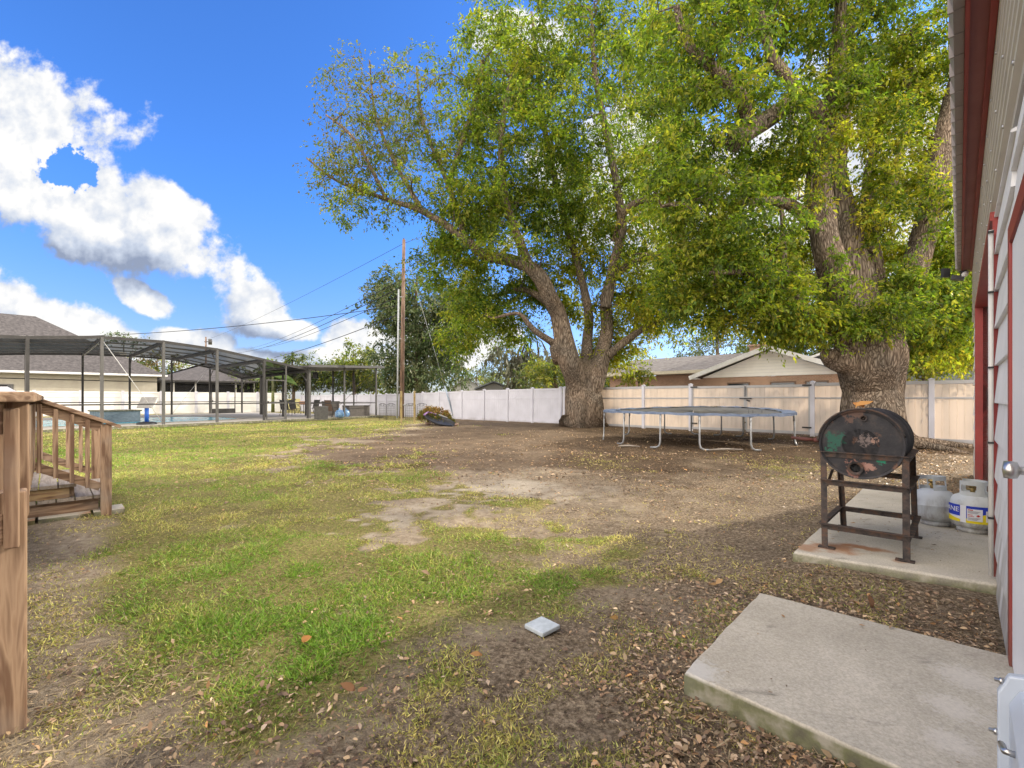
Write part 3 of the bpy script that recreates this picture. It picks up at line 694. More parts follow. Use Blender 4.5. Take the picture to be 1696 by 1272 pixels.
def left_tree():
    D0 = 21.2; s = D0 / FOC
    base = G(966, 706.3)
    T = Tree(base, 5)
    def L(pts, d0=0.0, d1=0.0, **kw):
        n = len(pts); P_ = []; R_ = []
        for i, q in enumerate(pts):
            f = i / max(n - 1, 1); d = D0 + d0 + (d1 - d0) * f + 0.25 * math.sin(i * 1.7 + len(pts))
            P_.append(P(q[0], q[1], d if i else D0 + d0)); R_.append(q[2] * s)
        T.limb(P_, R_, **kw)
    L([(966, 710, 39), (967, 698, 34), (967, 684, 30), (967, 660, 28), (968, 640, 28), (969, 620, 29), (969, 606, 22)], seg=40, wob=0.10, flare=0.2, ridge=0.14, step=.10, nodes=False)
    L([(964, 668, 17), (954, 632, 18.5), (943, 600, 17.5), (935, 568, 16.5), (926, 525, 12.8), (910, 490, 11.5), (890, 455, 11), (860, 435, 9.5), (800, 421, 7.5), (770, 395, 6), (700, 350, 4.2), (640, 330, 3.4), (560, 300, 2), (508, 262, 1)], -0.2, -2.0, seg=18, wob=0.25, ridge=.12)
    L([(931, 592, 16), (924, 576, 14), (930, 560, 9)], -.3, -.5, seg=14, wob=.3)
    L([(970, 640, 12), (972, 600, 11), (973, 560, 8.5), (975, 520, 7.5), (960, 450, 6.5), (940, 380, 5.5), (920, 300, 5), (900, 200, 5), (890, 100, 4), (880, 20, 2)], .5, 1.5, seg=14)
    L([(972, 668, 15), (984, 632, 17), (997, 590, 13), (1005, 545, 10), (1003, 500, 8.5), (1012, 465, 7), (1040, 440, 6), (1090, 420, 5), (1150, 400, 2.5)], -.2, 1.0, seg=16, wob=.2, ridge=.1)
    L([(1005, 590, 8), (1060, 548, 5.5), (1100, 530, 4), (1150, 515, 2)], 0, 1, seg=9)
    L([(1003, 510, 9), (1016, 440, 8), (1030, 380, 7), (1020, 300, 6), (1000, 200, 5), (985, 120, 4), (980, 20, 2)], 0, -2.2, seg=12)
    L([(1018, 400, 6), (1040, 345, 5.5), (1100, 325, 5), (1160, 328, 3)], -.5, -2.5, seg=9)
    L([(932, 578, 7), (885, 547, 4.5), (860, 520, 3), (825, 525, 2)], -.5, -1.8, seg=8)
    L([(918, 510, 7), (870, 480, 5), (820, 490, 3.5), (780, 500, 2)], 0, 2.5, seg=8)
    L([(700, 350, 3.8), (655, 270, 2.8), (622, 190, 2), (612, 100, 1.2)], -1.6, -1, seg=8)
    L([(770, 395, 5.5), (740, 300, 4), (700, 200, 2.8), (690, 110, 1.6)], -1.2, .5, seg=8)
    L([(640, 330, 3), (590, 235, 2.2), (540, 190, 1.1)], -1.8, -3, seg=7)
    L([(742, 305, 5), (780, 190, 4), (800, 100, 3)], -.5, -2, seg=8)
    L([(880, 448, 8), (840, 340, 6), (830, 240, 4.5), (845, 130, 3)], -.5, -2.5, seg=8)
    B = lambda px, py, rx, ry, dd, rd, ncl, nlf, pal=GREENS, cr=0.6, ll=0.15, **kw: T.blob(P(px, py, D0 + dd), (rx * s, rd, ry * s), ncl, nlf, cr, ll, pal, **kw)
    for a in [(610, 200, 80, 105, -1.5, 2.0, 150, 22, OLIVE, 0.6, .12), (575, 285, 55, 55, -2, 1.3, 90, 20, OLIVE, .5, .12), (690, 200, 80, 110, -.5, 2.0, 150, 28, OLIVE + GREENS, .6, .13),
              (650, 320, 70, 45, -1.8, 1.5, 50, 30, GREENS, .5, .12), (600, 345, 45, 40, -2, 1.0, 26, 40, GREENS, .45, .12),
              (830, 130, 70, 75, -1, 3, 66, 85), (790, 270, 90, 100, -1, 3, 80, 80), (770, 390, 70, 50, .8, 2.0, 56, 85), (800, 495, 70, 65, .6, 2.2, 66, 95), (765, 560, 35, 30, -1, 1.5, 16, 80),
              (880, 200, 110, 130, -1.6, 3.5, 100, 90), (880, 350, 90, 90, .6, 2.4, 80, 100), (780, 350, 70, 60, -2.2, 1.2, 36, 60), (850, 400, 50, 30, -2.4, .8, 16, 50), (960, 300, 110, 130, .5, 4, 110, 95), (950, 100, 130, 100, 0, 4.2, 100, 90), (880, 20, 150, 80, 0, 4, 66, 80), (1040, 20, 120, 80, 0, 4, 50, 80),
              (1080, 300, 90, 110, 1, 3.4, 80, 95), (1080, 140, 100, 110, 1, 3.4, 80, 95), (1040, 420, 110, 80, 1.2, 3.0, 90, 95, YELLOW + GREENS), (1060, 520, 110, 60, 1.4, 2.6, 90, 95, YELLOW),
              (950, 440, 60, 60, 1.4, 1.4, 36, 80, YELLOW), (880, 490, 60, 50, 1.8, 1.2, 40, 80), (1010, 585, 70, 28, 1.5, 1.6, 36, 80, YELLOW), (1130, 470, 70, 70, 0, 2.5, 50, 90, GREENS + YELLOW),
              (850, 550, 40, 26, 1.9, 1.2, 20, 70, GREENS), (940, 505, 50, 36, 2.4, 1.0, 22, 70, YELLOW), (720, 440, 50, 40, .5, 1.5, 26, 60)]:
        B(*a)
    r = T.build('camphor_tree', 'broad tree with thick forked trunk beside the trampoline, thin-leaved limb reaching left', 'tree', BARK1, M_LEAF)
left_tree()

def right_tree():
    D0 = 12.9; s = D0 / FOC
    base = P(1446, 738, D0); base.z = 0
    T = Tree(base, 9)
    def L(pts, d0=0.0, d1=0.0, **kw):
        n = len(pts); P_ = []; R_ = []
        for i, q in enumerate(pts):
            f = i / max(n - 1, 1); d = D0 + d0 + (d1 - d0) * f + (0.12 * math.sin(i * 1.9 + n) if i else 0)
            P_.append(P(q[0], q[1], d)); R_.append(q[2] * s)
        T.limb(P_, R_, **kw)
    L([(1446, 741, 56), (1446, 722, 44), (1446, 690, 39), (1446, 650, 39), (1444, 618, 44), (1440, 592, 50), (1436, 572, 47), (1434, 556, 36)], seg=48, wob=.10, flare=.6, ridge=.14, step=.09, nodes=False)
    L([(1425, 604, 24), (1396, 598, 20), (1376, 591, 15), (1366, 587, 7)], -.15, -.3, seg=16, wob=.25)
    L([(1432, 596, 30), (1414, 535, 25), (1396, 490, 22.5), (1376, 430, 21), (1363, 380, 20), (1356, 330, 19), (1358, 270, 17), (1375, 200, 15), (1385, 120, 13), (1392, 20, 9), (1395, -40, 6)], -.2, .2, seg=24, wob=.16, ridge=.16)
    L([(1372, 205, 14), (1330, 166, 13), (1290, 185, 13), (1250, 212, 13), (1214, 237, 14)], 0, -1.2, seg=18, wob=.2, ridge=.12)
    L([(1243, 216, 11), (1236, 190, 10), (1226, 158, 9), (1180, 112, 8), (1140, 74, 6.5), (1120, 10, 4)], -1.0, -1.8, seg=12, wob=.15)
    L([(1332, 168, 10), (1298, 120, 9), (1276, 88, 8), (1260, 20, 5)], -.3, -.6, seg=12)
    L([(1436, 590, 30), (1430, 520, 26), (1414, 430, 23), (1396, 350, 19), (1386, 280, 14), (1394, 220, 11), (1402, 150, 8), (1410, 40, 5)], .35, .9, seg=20, wob=.2, ridge=.14)
    L([(1456, 590, 28), (1488, 515, 21), (1515, 440, 18.5), (1536, 370, 17.5), (1552, 300, 16.5), (1566, 230, 15.5), (1580, 165, 14), (1596, 90, 12), (1610, 0, 8)], .2, .5, seg=20, wob=.15, ridge=.14)
    L([(1450, 580, 20), (1452, 460, 13), (1440, 380, 11), (1438, 300, 9), (1452, 230, 7), (1462, 120, 4)], .9, 2.0, seg=14)
    L([(1404, 570, 13), (1345, 525, 9.5), (1312, 492, 8), (1280, 467, 6), (1230, 452, 5), (1175, 452, 3)], -.2, -1.4, seg=12)
    L([(1312, 494, 6), (1298, 430, 5), (1296, 360, 4), (1288, 325, 2.5)], -.6, -.4, seg=8)
    L([(1362, 390, 12), (1322, 348, 10), (1288, 334, 7), (1230, 335, 5), (1160, 332, 4), (1095, 342, 2.5)], .2, -1.5, seg=12)
    L([(1486, 580, 12), (1540, 556, 7), (1600, 545, 4)], .2, .8, seg=10)
    L([(1440, 420, 9), (1480, 300, 7), (1500, 200, 5), (1510, 90, 3)], .5, 1.4, seg=9)
    # twiggy tangle caught in a fork
    tg = MB(); rg = np.random.default_rng(3)
    c = P(1352, 458, D0 - .1)
    for i in range(46):
        a = c + Vector(rg.normal(size=3)) * .22; b = a + Vector(rg.normal(size=3)) * .22
        tg.tube([a, (a + b) / 2 + Vector(rg.normal(size=3)) * .06, b], [.012, .01, .006], 4, cap=False)
    B = lambda px, py, rx, ry, dd, rd, ncl, nlf, pal=GREENS, cr=0.42, ll=0.115, **kw: T.blob(P(px, py, D0 + dd), (rx * s, rd, ry * s), ncl, nlf, cr, ll, pal, **kw)
    for a in [(1180, 170, 100, 110, -1, 2.2, 96, 85), (1130, 60, 110, 90, -.5, 2.2, 70, 80), (1150, 310, 95, 80, -1, 1.8, 76, 85), (1210, 420, 110, 75, -.8, 1.7, 96, 90), (1235, 495, 100, 48, -.6, 1.4, 80, 95, YELLOW + GREENS),
              (1325, 530, 70, 32, -.3, 1.1, 44, 90, GREENS + YELLOW), (1265, 300, 60, 80, .6, 1.6, 50, 85), (1290, 60, 90, 80, .4, 2, 66, 85), (1400, 40, 110, 80, .6, 2.2, 76, 85), (1470, 150, 80, 110, 1.8, 1.6, 86, 85, YELLOW + GREENS),
              (1540, 100, 70, 110, 1.4, 2, 70, 85, YELLOW + GREENS), (1590, 220, 60, 130, 1.8, 1.6, 70, 85, YELLOW), (1500, 300, 70, 70, 2.2, 1.4, 50, 80, YELLOW), (1560, 400, 60, 80, 1.2, 1.4, 56, 85, GREENS + YELLOW),
              (1480, 440, 60, 60, 1.9, 1.0, 34, 80, YELLOW), (1540, 500, 70, 55, .3, 1.3, 60, 95), (1480, 520, 70, 34, -.9, .8, 26, 75, GREENS), (1410, 548, 60, 14, -1.0, .4, 7, 60, GREENS), (1535, 560, 65, 26, .2, 1.0, 30, 80, YELLOW + GREENS), (1385, 470, 45, 50, -.9, .4, 14, 45, GREENS), (1352, 300, 40, 55, -.8, .4, 16, 45, GREENS + YELLOW), (1556, 320, 34, 80, -.5, .4, 20, 50, GREENS + YELLOW), (1310, 190, 50, 50, -1.2, .6, 18, 60, GREENS), (1200, 430, 110, 70, 3.0, 1.6, 44, 85), (1290, 430, 80, 70, 3.4, 1.6, 30, 85), (1590, 470, 40, 60, .8, 1.2, 34, 85, YELLOW + GREENS),
              (1310, 420, 40, 60, 1.4, 1.0, 30, 80, YELLOW), (1320, 250, 40, 80, 1.6, 1.2, 40, 80, YELLOW), (1458, 330, 34, 90, -.2, .5, 34, 60, GREENS + YELLOW), (1470, 220, 40, 70, -.2, .6, 30, 60, YELLOW + GREENS), (1400, 130, 50, 60, -.6, .6, 26, 60, GREENS), (1500, 470, 34, 40, -.3, .5, 20, 60, GREENS), (1400, 215, 35, 30, -.7, .5, 12, 60, YELLOW), (1590, 590, 40, 20, 1.0, .8, 14, 80, YELLOW),
              (1130, 470, 50, 50, -.8, 1.3, 26, 80, GREENS), (1250, -20, 160, 60, 0, 2.2, 60, 80), (1520, -30, 130, 60, .8, 2.2, 50, 80)]:
        B(*a)
    r = T.build('camphor_tree', 'massive tree behind the barrel grill, trunk splitting into several heavy limbs', 'tree', BARK1, M_LEAF)
    obj('twig_tangle', tg, BARK2, r)
    rt = MB()
    for (a, L_, r0) in ((-0.5, 2.2, .17), (-1.3, 1.7, .15), (0.2, 1.6, .16), (3.6, 1.6, .15), (4.3, 1.3, .13)):
        q = [base + Vector((math.cos(a + .15 * math.sin(3 * f)) * (.55 + L_ * f), math.sin(a + .15 * math.sin(3 * f)) * (.55 + L_ * f), .16 - .2 * f)) for f in (0, .25, .5, .75, 1)]
        rt.tube(q, [r0, r0 * .8, r0 * .6, r0 * .45, r0 * .25], 8)
    obj('root', rt, BARK1, r)
right_tree()

def bg_tree(name, label, px, D, top, crown, ncl, nlf, cr, ll, pal, seed, trunk_r=0.2, cat='tree', group=None, baseoff=0.0, bark=BARK2):
    """crown: list of (px, py, rx, ry) in survey pixels at distance D"""
    s = D / FOC
    base = Vector(((px - 848) / FOC * D, D, baseoff))
    T = Tree(base, seed)
    tx = base.x; zt = P(px, top, D).z
    T.limb([base, base + Vector((.1, 0, zt * .35)), base + Vector((-.1, .1, zt * .7)), base + Vector((.05, 0, zt * .95))], [trunk_r, trunk_r * .8, trunk_r * .5, trunk_r * .2], seg=9)
    for (cx, cy, rx, ry) in crown:
        T.blob(P(cx, cy, D), (rx * s, max(rx, ry) * s * .8, ry * s), max(6, int(ncl * rx * ry / 3000)), nlf, cr, ll, pal)
    return T.build(name, label, cat, bark, M_LEAF_FAR, group)
DARK = [(0.06, 0.095, 0.045), (0.085, 0.125, 0.055), (0.12, 0.155, 0.075), (0.19, 0.20, 0.12)]
MIXG = [(0.09, 0.14, 0.04), (0.15, 0.19, 0.05), (0.23, 0.23, 0.06)]
LIME = [(0.20, 0.24, 0.03), (0.28, 0.28, 0.035), (0.13, 0.19, 0.03)]
GREY = [(0.14, 0.17, 0.10), (0.19, 0.21, 0.125), (0.10, 0.13, 0.08)]
RUST = [(0.12, 0.085, 0.04), (0.16, 0.10, 0.045), (0.08, 0.085, 0.035)]
BGG = 'trees beyond the fences'
bg_tree('magnolia_tree', 'tall dark green tree behind the utility pole', 690, 40, 445, [(690, 510, 70, 60), (650, 500, 45, 45), (730, 560, 65, 70), (660, 590, 60, 50), (770, 500, 50, 60), (700, 620, 80, 30), (640, 465, 28, 20)], 60, 60, 1.0, .27, DARK, 21, .35, group=BGG)
bg_tree('round_tree', 'small bright yellow-green round tree right of the patio roof corner', 585, 46, 575, [(590, 592, 30, 24), (570, 606, 26, 22), (605, 612, 26, 24)], 60, 40, .9, .3, LIME + MIXG, 22, .2, group=BGG)
bg_tree('bushy_tree', 'mid green tree above the patio roof beside the banana plant', 485, 50, 580, [(480, 592, 22, 16), (500, 602, 30, 22), (465, 610, 24, 20), (535, 615, 26, 18)], 55, 40, .9, .3, MIXG + DARK, 23, .2, group=BGG)
bg_tree('slender_tree', 'thin-topped tree poking above the pool cage roof', 205, 60, 548, [(185, 556, 14, 7), (208, 560, 14, 8), (225, 566, 12, 8)], 130, 14, .9, .32, DARK, 24, .15, group=BGG)
bg_tree('rusty_tree', 'rust and green tree seen through the cage between the two house roofs', 260, 62, 585, [(235, 602, 28, 20), (275, 604, 30, 20), (255, 618, 45, 18)], 60, 40, 1.2, .36, RUST + MIXG, 25, .2, group=BGG)
bg_tree('oak_tree', 'grey-green oak with wispy moss left of the forked trunk', 840, 55, 560, [(835, 585, 30, 28), (860, 600, 30, 28), (810, 612, 28, 20)], 45, 34, 1.3, .32, GREY, 26, .25, group=BGG)
bg_tree('leafy_tree', 'fresh green tree over the fence just left of the forked trunk', 920, 38, 585, [(915, 605, 28, 22), (890, 620, 30, 16), (935, 620, 22, 18)], 70, 40, .8, .26, LIME + MIXG, 27, .2, group=BGG)
bg_tree('hazy_tree', 'pale grey-green tree behind the far low houses', 790, 60, 612, [(775, 622, 26, 14), (815, 625, 26, 14), (745, 612, 22, 18)], 60, 36, 1.0, .32, MIXG + LIME, 28, .2, group=BGG)
bg_tree('oak_tree', 'grey-green oak rising behind the brown shingle roof of the brick house', 1190, 52, 530, [(1180, 560, 46, 34), (1230, 575, 40, 26), (1145, 585, 36, 22), (1210, 545, 34, 22)], 50, 34, 1.3, .32, GREY + DARK, 29, .35, group=BGG)
bg_tree('yellow_shrub', 'yellow-leaved bush at the left end of the brick house', 1062, 25.5, 612, [(1062, 622, 26, 14), (1045, 628, 20, 12)], 90, 40, .5, .16, YELLOW + LIME, 30, .08, cat='bush', group='bushes behind the fence')
bg_tree('yellow_shrub', 'tall yellow-green bush above the fence right of the big trunk', 1535, 20, 575, [(1530, 592, 34, 22), (1565, 588, 30, 24), (1520, 612, 34, 14), (1590, 605, 30, 18)], 80, 40, .5, .15, YELLOW + LIME, 31, .1, cat='bush', group='bushes behind the fence')
bg_tree('bushy_tree', 'pale green tree far behind the fence next to the shed corner', 1580, 40, 565, [(1575, 590, 40, 28), (1545, 610, 36, 18), (1610, 600, 36, 24)], 50, 40, 1.0, .3, GREY + MIXG, 32, .2, group=BGG)
bg_tree('dense_tree', 'deep green tree behind the banana plant and patio screens', 455, 56, 600, [(440, 618, 34, 20), (400, 622, 30, 16), (490, 622, 34, 18)], 60, 36, 1.0, .34, DARK + MIXG, 33, .2, group=BGG)
bg_tree('wooded_hedge', 'line of mixed green trees closing the view above the left fence', 960, 70, 600, [(960, 620, 80, 24), (1050, 612, 70, 24), (860, 625, 70, 16)], 30, 40, 1.8, .42, MIXG + GREY, 34, .3, group=BGG)
bg_tree('low_thicket', 'dense olive thicket behind the patio screens, left half', 470, 51, 612, [(420, 628, 40, 22), (470, 630, 40, 24), (520, 628, 40, 24)], 75, 44, 1.0, .32, MIXG + DARK, 51, .15, cat='thicket', group=BGG)
bg_tree('low_thicket', 'dense olive thicket behind the patio screens, right half up to the dark tree', 590, 50, 612, [(560, 630, 40, 22), (605, 630, 40, 22), (640, 630, 30, 22)], 75, 44, 1.0, .32, DARK + LIME, 52, .15, cat='thicket', group=BGG)
bg_tree('low_thicket', 'green thicket along the fence behind the forked trunk', 930, 44, 605, [(880, 632, 40, 16), (940, 630, 40, 18), (1010, 628, 40, 18)], 75, 44, .9, .3, MIXG + DARK, 53, .15, cat='thicket', group=BGG)
bg_tree('far_treeline', 'hazy line of trees on the horizon between the pole and the forked trunk', 760, 95, 615, [(700, 632, 60, 16), (800, 632, 60, 14), (880, 634, 60, 14)], 40, 40, 2.2, .6, GREY + MIXG, 54, .3, cat='trees', group=BGG)
def added_shade_trees():  # trees added beyond the fence so their shadows darken the mid yard
    for (u, n, lab, pal, sd) in ((37, -.8, 'tall leafy tree added beyond the fence to shade the yard, seen in the gap beside the shed corner', MIXG + YELLOW, 61), (39, 7.0, 'tall leafy tree added beyond the fence to shade the yard, hidden mostly behind the big trunk', MIXG + GREENS, 62)):
        b = W(u, n); T = Tree(b, sd)
        T.limb([b, b + Vector((.2, .1, 3)), b + Vector((-.1, 0, 6)), b + Vector((0, .1, 9.5))], [.36, .3, .22, .06], seg=9)
        for (du, dn, z, r) in ((0, 0, 8, 3.2), (0, 2.6, 6.5, 2.6), (0, -2.4, 6.5, 2.6), (1, 0, 10, 2.4), (-1, .5, 5, 2.6), (0, 3.6, 4.8, 2.0), (0, -3.0, 4.6, 1.9)):
            T.blob(b + W(du, dn, z), (r, r, r * .8), 44, 46, .9, .26, pal)
        T.build('added_shade_tree', lab, 'tree', BARK2, M_LEAF_FAR, BGG)
added_shade_trees()
def bare_oak():
    D = 48; base = Vector(((868 - 848) / FOC * D, D, 0)); T = Tree(base, 41)
    for k, px in enumerate((862, 868, 880, 893, 905, 918)):
        T.limb([P(px, 655, D + k * .5), P(px + 3 * (-1) ** k, 615, D + k * .5), P(px - 4 + k, 585, D + k), P(px + 8 - 4 * k, 565, D)], [.22, .17, .12, .05], seg=7)
    for (cx, cy) in ((840, 590), (870, 600), (895, 590), (915, 600), (855, 615)):
        T.blob(P(cx, cy, D), (1.6, 1.6, 1.6), 9, 40, .9, .5, [(0.16, 0.16, 0.12), (0.11, 0.12, 0.085)], droop=2.5)
    T.build('mossy_tree', 'many-stemmed bare tree hung with grey moss left of the forked trunk', 'tree', BARK2, M_LEAF_FAR, BGG)
bare_oak()

# ================================================================== materials for the built things
REDSOFF = simple('faded red soffit', (0.30, 0.12, 0.115), (0.26, 0.095, 0.09), scale=3, rough=0.6)
def grimy(name, c1, c2, rough=.45, z0=.1, z1=.9, dirt=(.20, .17, .13), streak=(9, 9, .5)):
    m, t = newmat(name)
    co = t.add('ShaderNodeTexCoord'); ge = t.add('ShaderNodeNewGeometry'); sp = t.add('ShaderNodeSeparateXYZ'); t.link(ge.outputs['Position'], sp.inputs[0])
    n1 = t.add('ShaderNodeTexNoise', Scale=3.0, Detail=6.0); t.link(co.outputs['Object'], n1.inputs['Vector'])
    base = ramp(t, n1.outputs[0], [(.35, c2), (.65, c1)])
    mp = t.add('ShaderNodeMapping'); mp.inputs['Scale'].default_value = streak; t.link(co.outputs['Object'], mp.inputs[0])
    n2 = t.add('ShaderNodeTexNoise', Scale=1.0, Detail=8.0, Roughness=.7); t.link(mp.outputs[0], n2.inputs['Vector'])
    mr = t.add('ShaderNodeMapRange'); mr.inputs[1].default_value = z0; mr.inputs[2].default_value = z1; mr.inputs[3].default_value = .34; mr.inputs[4].default_value = 0.0; t.link(sp.outputs[2], mr.inputs[0])
    ad = t.add('ShaderNodeMath', _operation='ADD'); t.link(n2.outputs[0], ad.inputs[0]); t.link(mr.outputs[0], ad.inputs[1])
    f = t.add('ShaderNodeMapRange', _interpolation_type='SMOOTHSTEP'); f.inputs[1].default_value = .52; f.inputs[2].default_value = .95; f.inputs[4].default_value = .75; t.link(ad.outputs[0], f.inputs[0])
    mx = t.add('ShaderNodeMix', _data_type='RGBA'); t.link(f.outputs[0], mx.inputs[0]); t.link(base, mx.inputs[6]); mx.inputs[7].default_value = rgba(dirt)
    bs = t.add('ShaderNodeBsdfPrincipled', Roughness=rough); bs.inputs['Specular IOR Level'].default_value = .35; t.link(mx.outputs[2], bs.inputs['Base Color'])
    bp = t.add('ShaderNodeBump', Strength=.08, Distance=.01); t.link(n2.outputs[0], bp.inputs['Height']); t.link(bp.outputs[0], bs.inputs['Normal'])
    o = t.add('ShaderNodeOutputMaterial'); t.link(bs.outputs[0], o.inputs[0]); return m
SIDING = grimy('weathered white lap siding', (.78, .78, .78), (.68, .68, .675)) if True else simple('white lap siding', (0.76, 0.76, 0.76), (0.66, 0.66, 0.655), scale=3, rough=0.45, c3=(0.80, 0.80, 0.79))
RED = grimy('barn red trim', (0.30, 0.05, 0.042), (0.23, 0.036, 0.032), .5, .1, .8, (.12, .06, .045), (12, 12, 2))
CORRUG = simple('cream corrugated metal', (0.55, 0.52, 0.46), (0.47, 0.44, 0.39), scale=2, rough=0.35, spec=.5)
ROOFM = simple('taupe metal roof', (0.26, 0.23, 0.22), (0.20, 0.18, 0.175), scale=2, rough=0.4, spec=.5)
DOORW = simple('white wood grain door', (0.80, 0.80, 0.81), (0.72, 0.72, 0.74), scale=1.0, stretch=(70, 70, 1.2), rough=0.45, bump=.15, bscale=1.0)
PIPEW = simple('off white pipe', (0.62, 0.60, 0.56), (0.52, 0.50, 0.47), scale=5, rough=.4)
STEEL = simple('brushed steel', (0.55, 0.54, 0.52), (0.42, 0.41, 0.4), scale=20, metal=0.9, rough=.3)
BLACK = simple('black plastic', (0.02, 0.02, 0.022), (0.03, 0.03, 0.032), rough=.4)
DARKM = simple('dark bronze aluminium', (0.04, 0.038, 0.037), (0.06, 0.057, 0.055), scale=3, rough=.4)
GREYM = simple('grey aluminium', (0.12, 0.117, 0.112), (0.09, 0.088, 0.085), scale=3, rough=.4)
WHITEM = simple('white painted metal', (0.74, 0.74, 0.73), (0.62, 0.62, 0.6), scale=2, rough=.4)
WHITEP = simple('white resin', (0.75, 0.74, 0.71), (0.62, 0.61, 0.58), scale=4, rough=.5)
UTIL = simple('pale blue grey painted metal', (0.52, 0.57, 0.64), (0.45, 0.50, 0.57), scale=3, rough=.35, spec=.5)
GALV = simple('galvanised tube', (0.36, 0.37, 0.38), (0.24, 0.245, 0.25), scale=9, rough=.42, metal=.5)

def concrete(name, c1, c2, speck=True, rust=None):
    m, t = newmat(name)
    co = t.add('ShaderNodeTexCoord')
    n1 = t.add('ShaderNodeTexNoise', Scale=2.2, Detail=9.0, Roughness=.65); t.link(co.outputs['Object'], n1.inputs['Vector'])
    n2 = t.add('ShaderNodeTexNoise', Scale=90.0, Detail=4.0, Roughness=.7); t.link(co.outputs['Object'], n2.inputs['Vector'])
    base = ramp(t, n1.outputs[0], [(0.3, c1), (0.7, c2)])
    gr = ramp(t, n2.outputs[0], [(0.3, (0.74, 0.74, 0.74)), (0.7, (1.2, 1.2, 1.2))])
    mu = t.add('ShaderNodeMix', _data_type='RGBA', _blend_type='MULTIPLY'); mu.inputs[0].default_value = 1.0; t.link(base, mu.inputs[6]); t.link(gr, mu.inputs[7])
    mp = t.add('ShaderNodeMapping'); mp.inputs['Rotation'].default_value = (0, 0, .9); mp.inputs['Scale'].default_value = (3, 9, 1); t.link(co.outputs['Object'], mp.inputs[0])
    n3 = t.add('ShaderNodeTexNoise', Scale=1.0, Detail=7.0, Roughness=.7); t.link(mp.outputs[0], n3.inputs['Vector'])
    st = t.add('ShaderNodeMapRange', _interpolation_type='SMOOTHSTEP'); st.inputs[1].default_value = .56; st.inputs[2].default_value = .72; st.inputs[4].default_value = 0.55; t.link(n3.outputs[0], st.inputs[0])
    mx = t.add('ShaderNodeMix', _data_type='RGBA'); t.link(st.outputs[0], mx.inputs[0]); t.link(mu.outputs[2], mx.inputs[6]); mx.inputs[7].default_value = (0.10, 0.09, 0.075, 1)
    col = mx.outputs[2]
    def spot(col, c, r, color, gain, nsc=6.0, sx=1, sy=1, rot=0):
        sb = t.add('ShaderNodeVectorMath', _operation='SUBTRACT'); sb.inputs[1].default_value = c; t.link(co.outputs['Object'], sb.inputs[0])
        ro = t.add('ShaderNodeVectorRotate', _rotation_type='Z_AXIS'); ro.inputs['Angle'].default_value = rot; t.link(sb.outputs[0], ro.inputs['Vector'])
        sc = t.add('ShaderNodeVectorMath', _operation='MULTIPLY'); sc.inputs[1].default_value = (sx, sy, 0); t.link(ro.outputs[0], sc.inputs[0])
        ln = t.add('ShaderNodeVectorMath', _operation='LENGTH'); t.link(sc.outputs[0], ln.inputs[0])
        nz = t.add('ShaderNodeTexNoise', Scale=nsc, Detail=6.0); t.link(co.outputs['Object'], nz.inputs['Vector'])
        ad = t.add('ShaderNodeMath', _operation='MULTIPLY_ADD', i1=r * 1.4, i2=-r * .7); t.link(nz.outputs[0], ad.inputs[0])
        a2 = t.add('ShaderNodeMath', _operation='ADD'); t.link(ln.outputs['Value'], a2.inputs[0]); t.link(ad.outputs[0], a2.inputs[1])
        mr = t.add('ShaderNodeMapRange', _interpolation_type='SMOOTHSTEP'); mr.inputs[1].default_value = r; mr.inputs[2].default_value = r * .3; mr.inputs[3].default_value = 0; mr.inputs[4].default_value = gain
        t.link(a2.outputs[0], mr.inputs[0])
        m2 = t.add('ShaderNodeMix', _data_type='RGBA'); t.link(mr.outputs[0], m2.inputs[0]); t.link(col, m2.inputs[6]); m2.inputs[7].default_value = rgba(color)
        return m2.outputs[2]
    for r in (rust or []): col = spot(col, *r)
    # mossy sides
    ge = t.add('ShaderNodeNewGeometry'); sp = t.add('ShaderNodeSeparateXYZ'); t.link(ge.outputs['Normal'], sp.inputs[0])
    ms = t.add('ShaderNodeMapRange'); ms.inputs[1].default_value = .75; ms.inputs[2].default_value = .3; ms.inputs[3].default_value = 0; ms.inputs[4].default_value = .85; t.link(sp.outputs[2], ms.inputs[0])
    n4 = t.add('ShaderNodeTexNoise', Scale=12.0, Detail=6.0); t.link(co.outputs['Object'], n4.inputs['Vector'])
    moss = ramp(t, n4.outputs[0], [(0.35, (0.05, 0.05, 0.025)), (0.5, (0.10, 0.105, 0.04)), (0.68, (0.26, 0.24, 0.19))])
    m3 = t.add('ShaderNodeMix', _data_type='RGBA'); t.link(ms.outputs[0], m3.inputs[0]); t.link(col, m3.inputs[6]); t.link(moss, m3.inputs[7])
    bs = t.add('ShaderNodeBsdfPrincipled', Roughness=.9); bs.inputs['Specular IOR Level'].default_value = .15; t.link(m3.outputs[2], bs.inputs['Base Color'])
    bp = t.add('ShaderNodeBump', Strength=.35, Distance=.006); t.link(n2.outputs[0], bp.inputs['Height']); t.link(bp.outputs[0], bs.inputs['Normal'])
    o = t.add('ShaderNodeOutputMaterial'); t.link(bs.outputs[0], o.inputs[0])
    return m

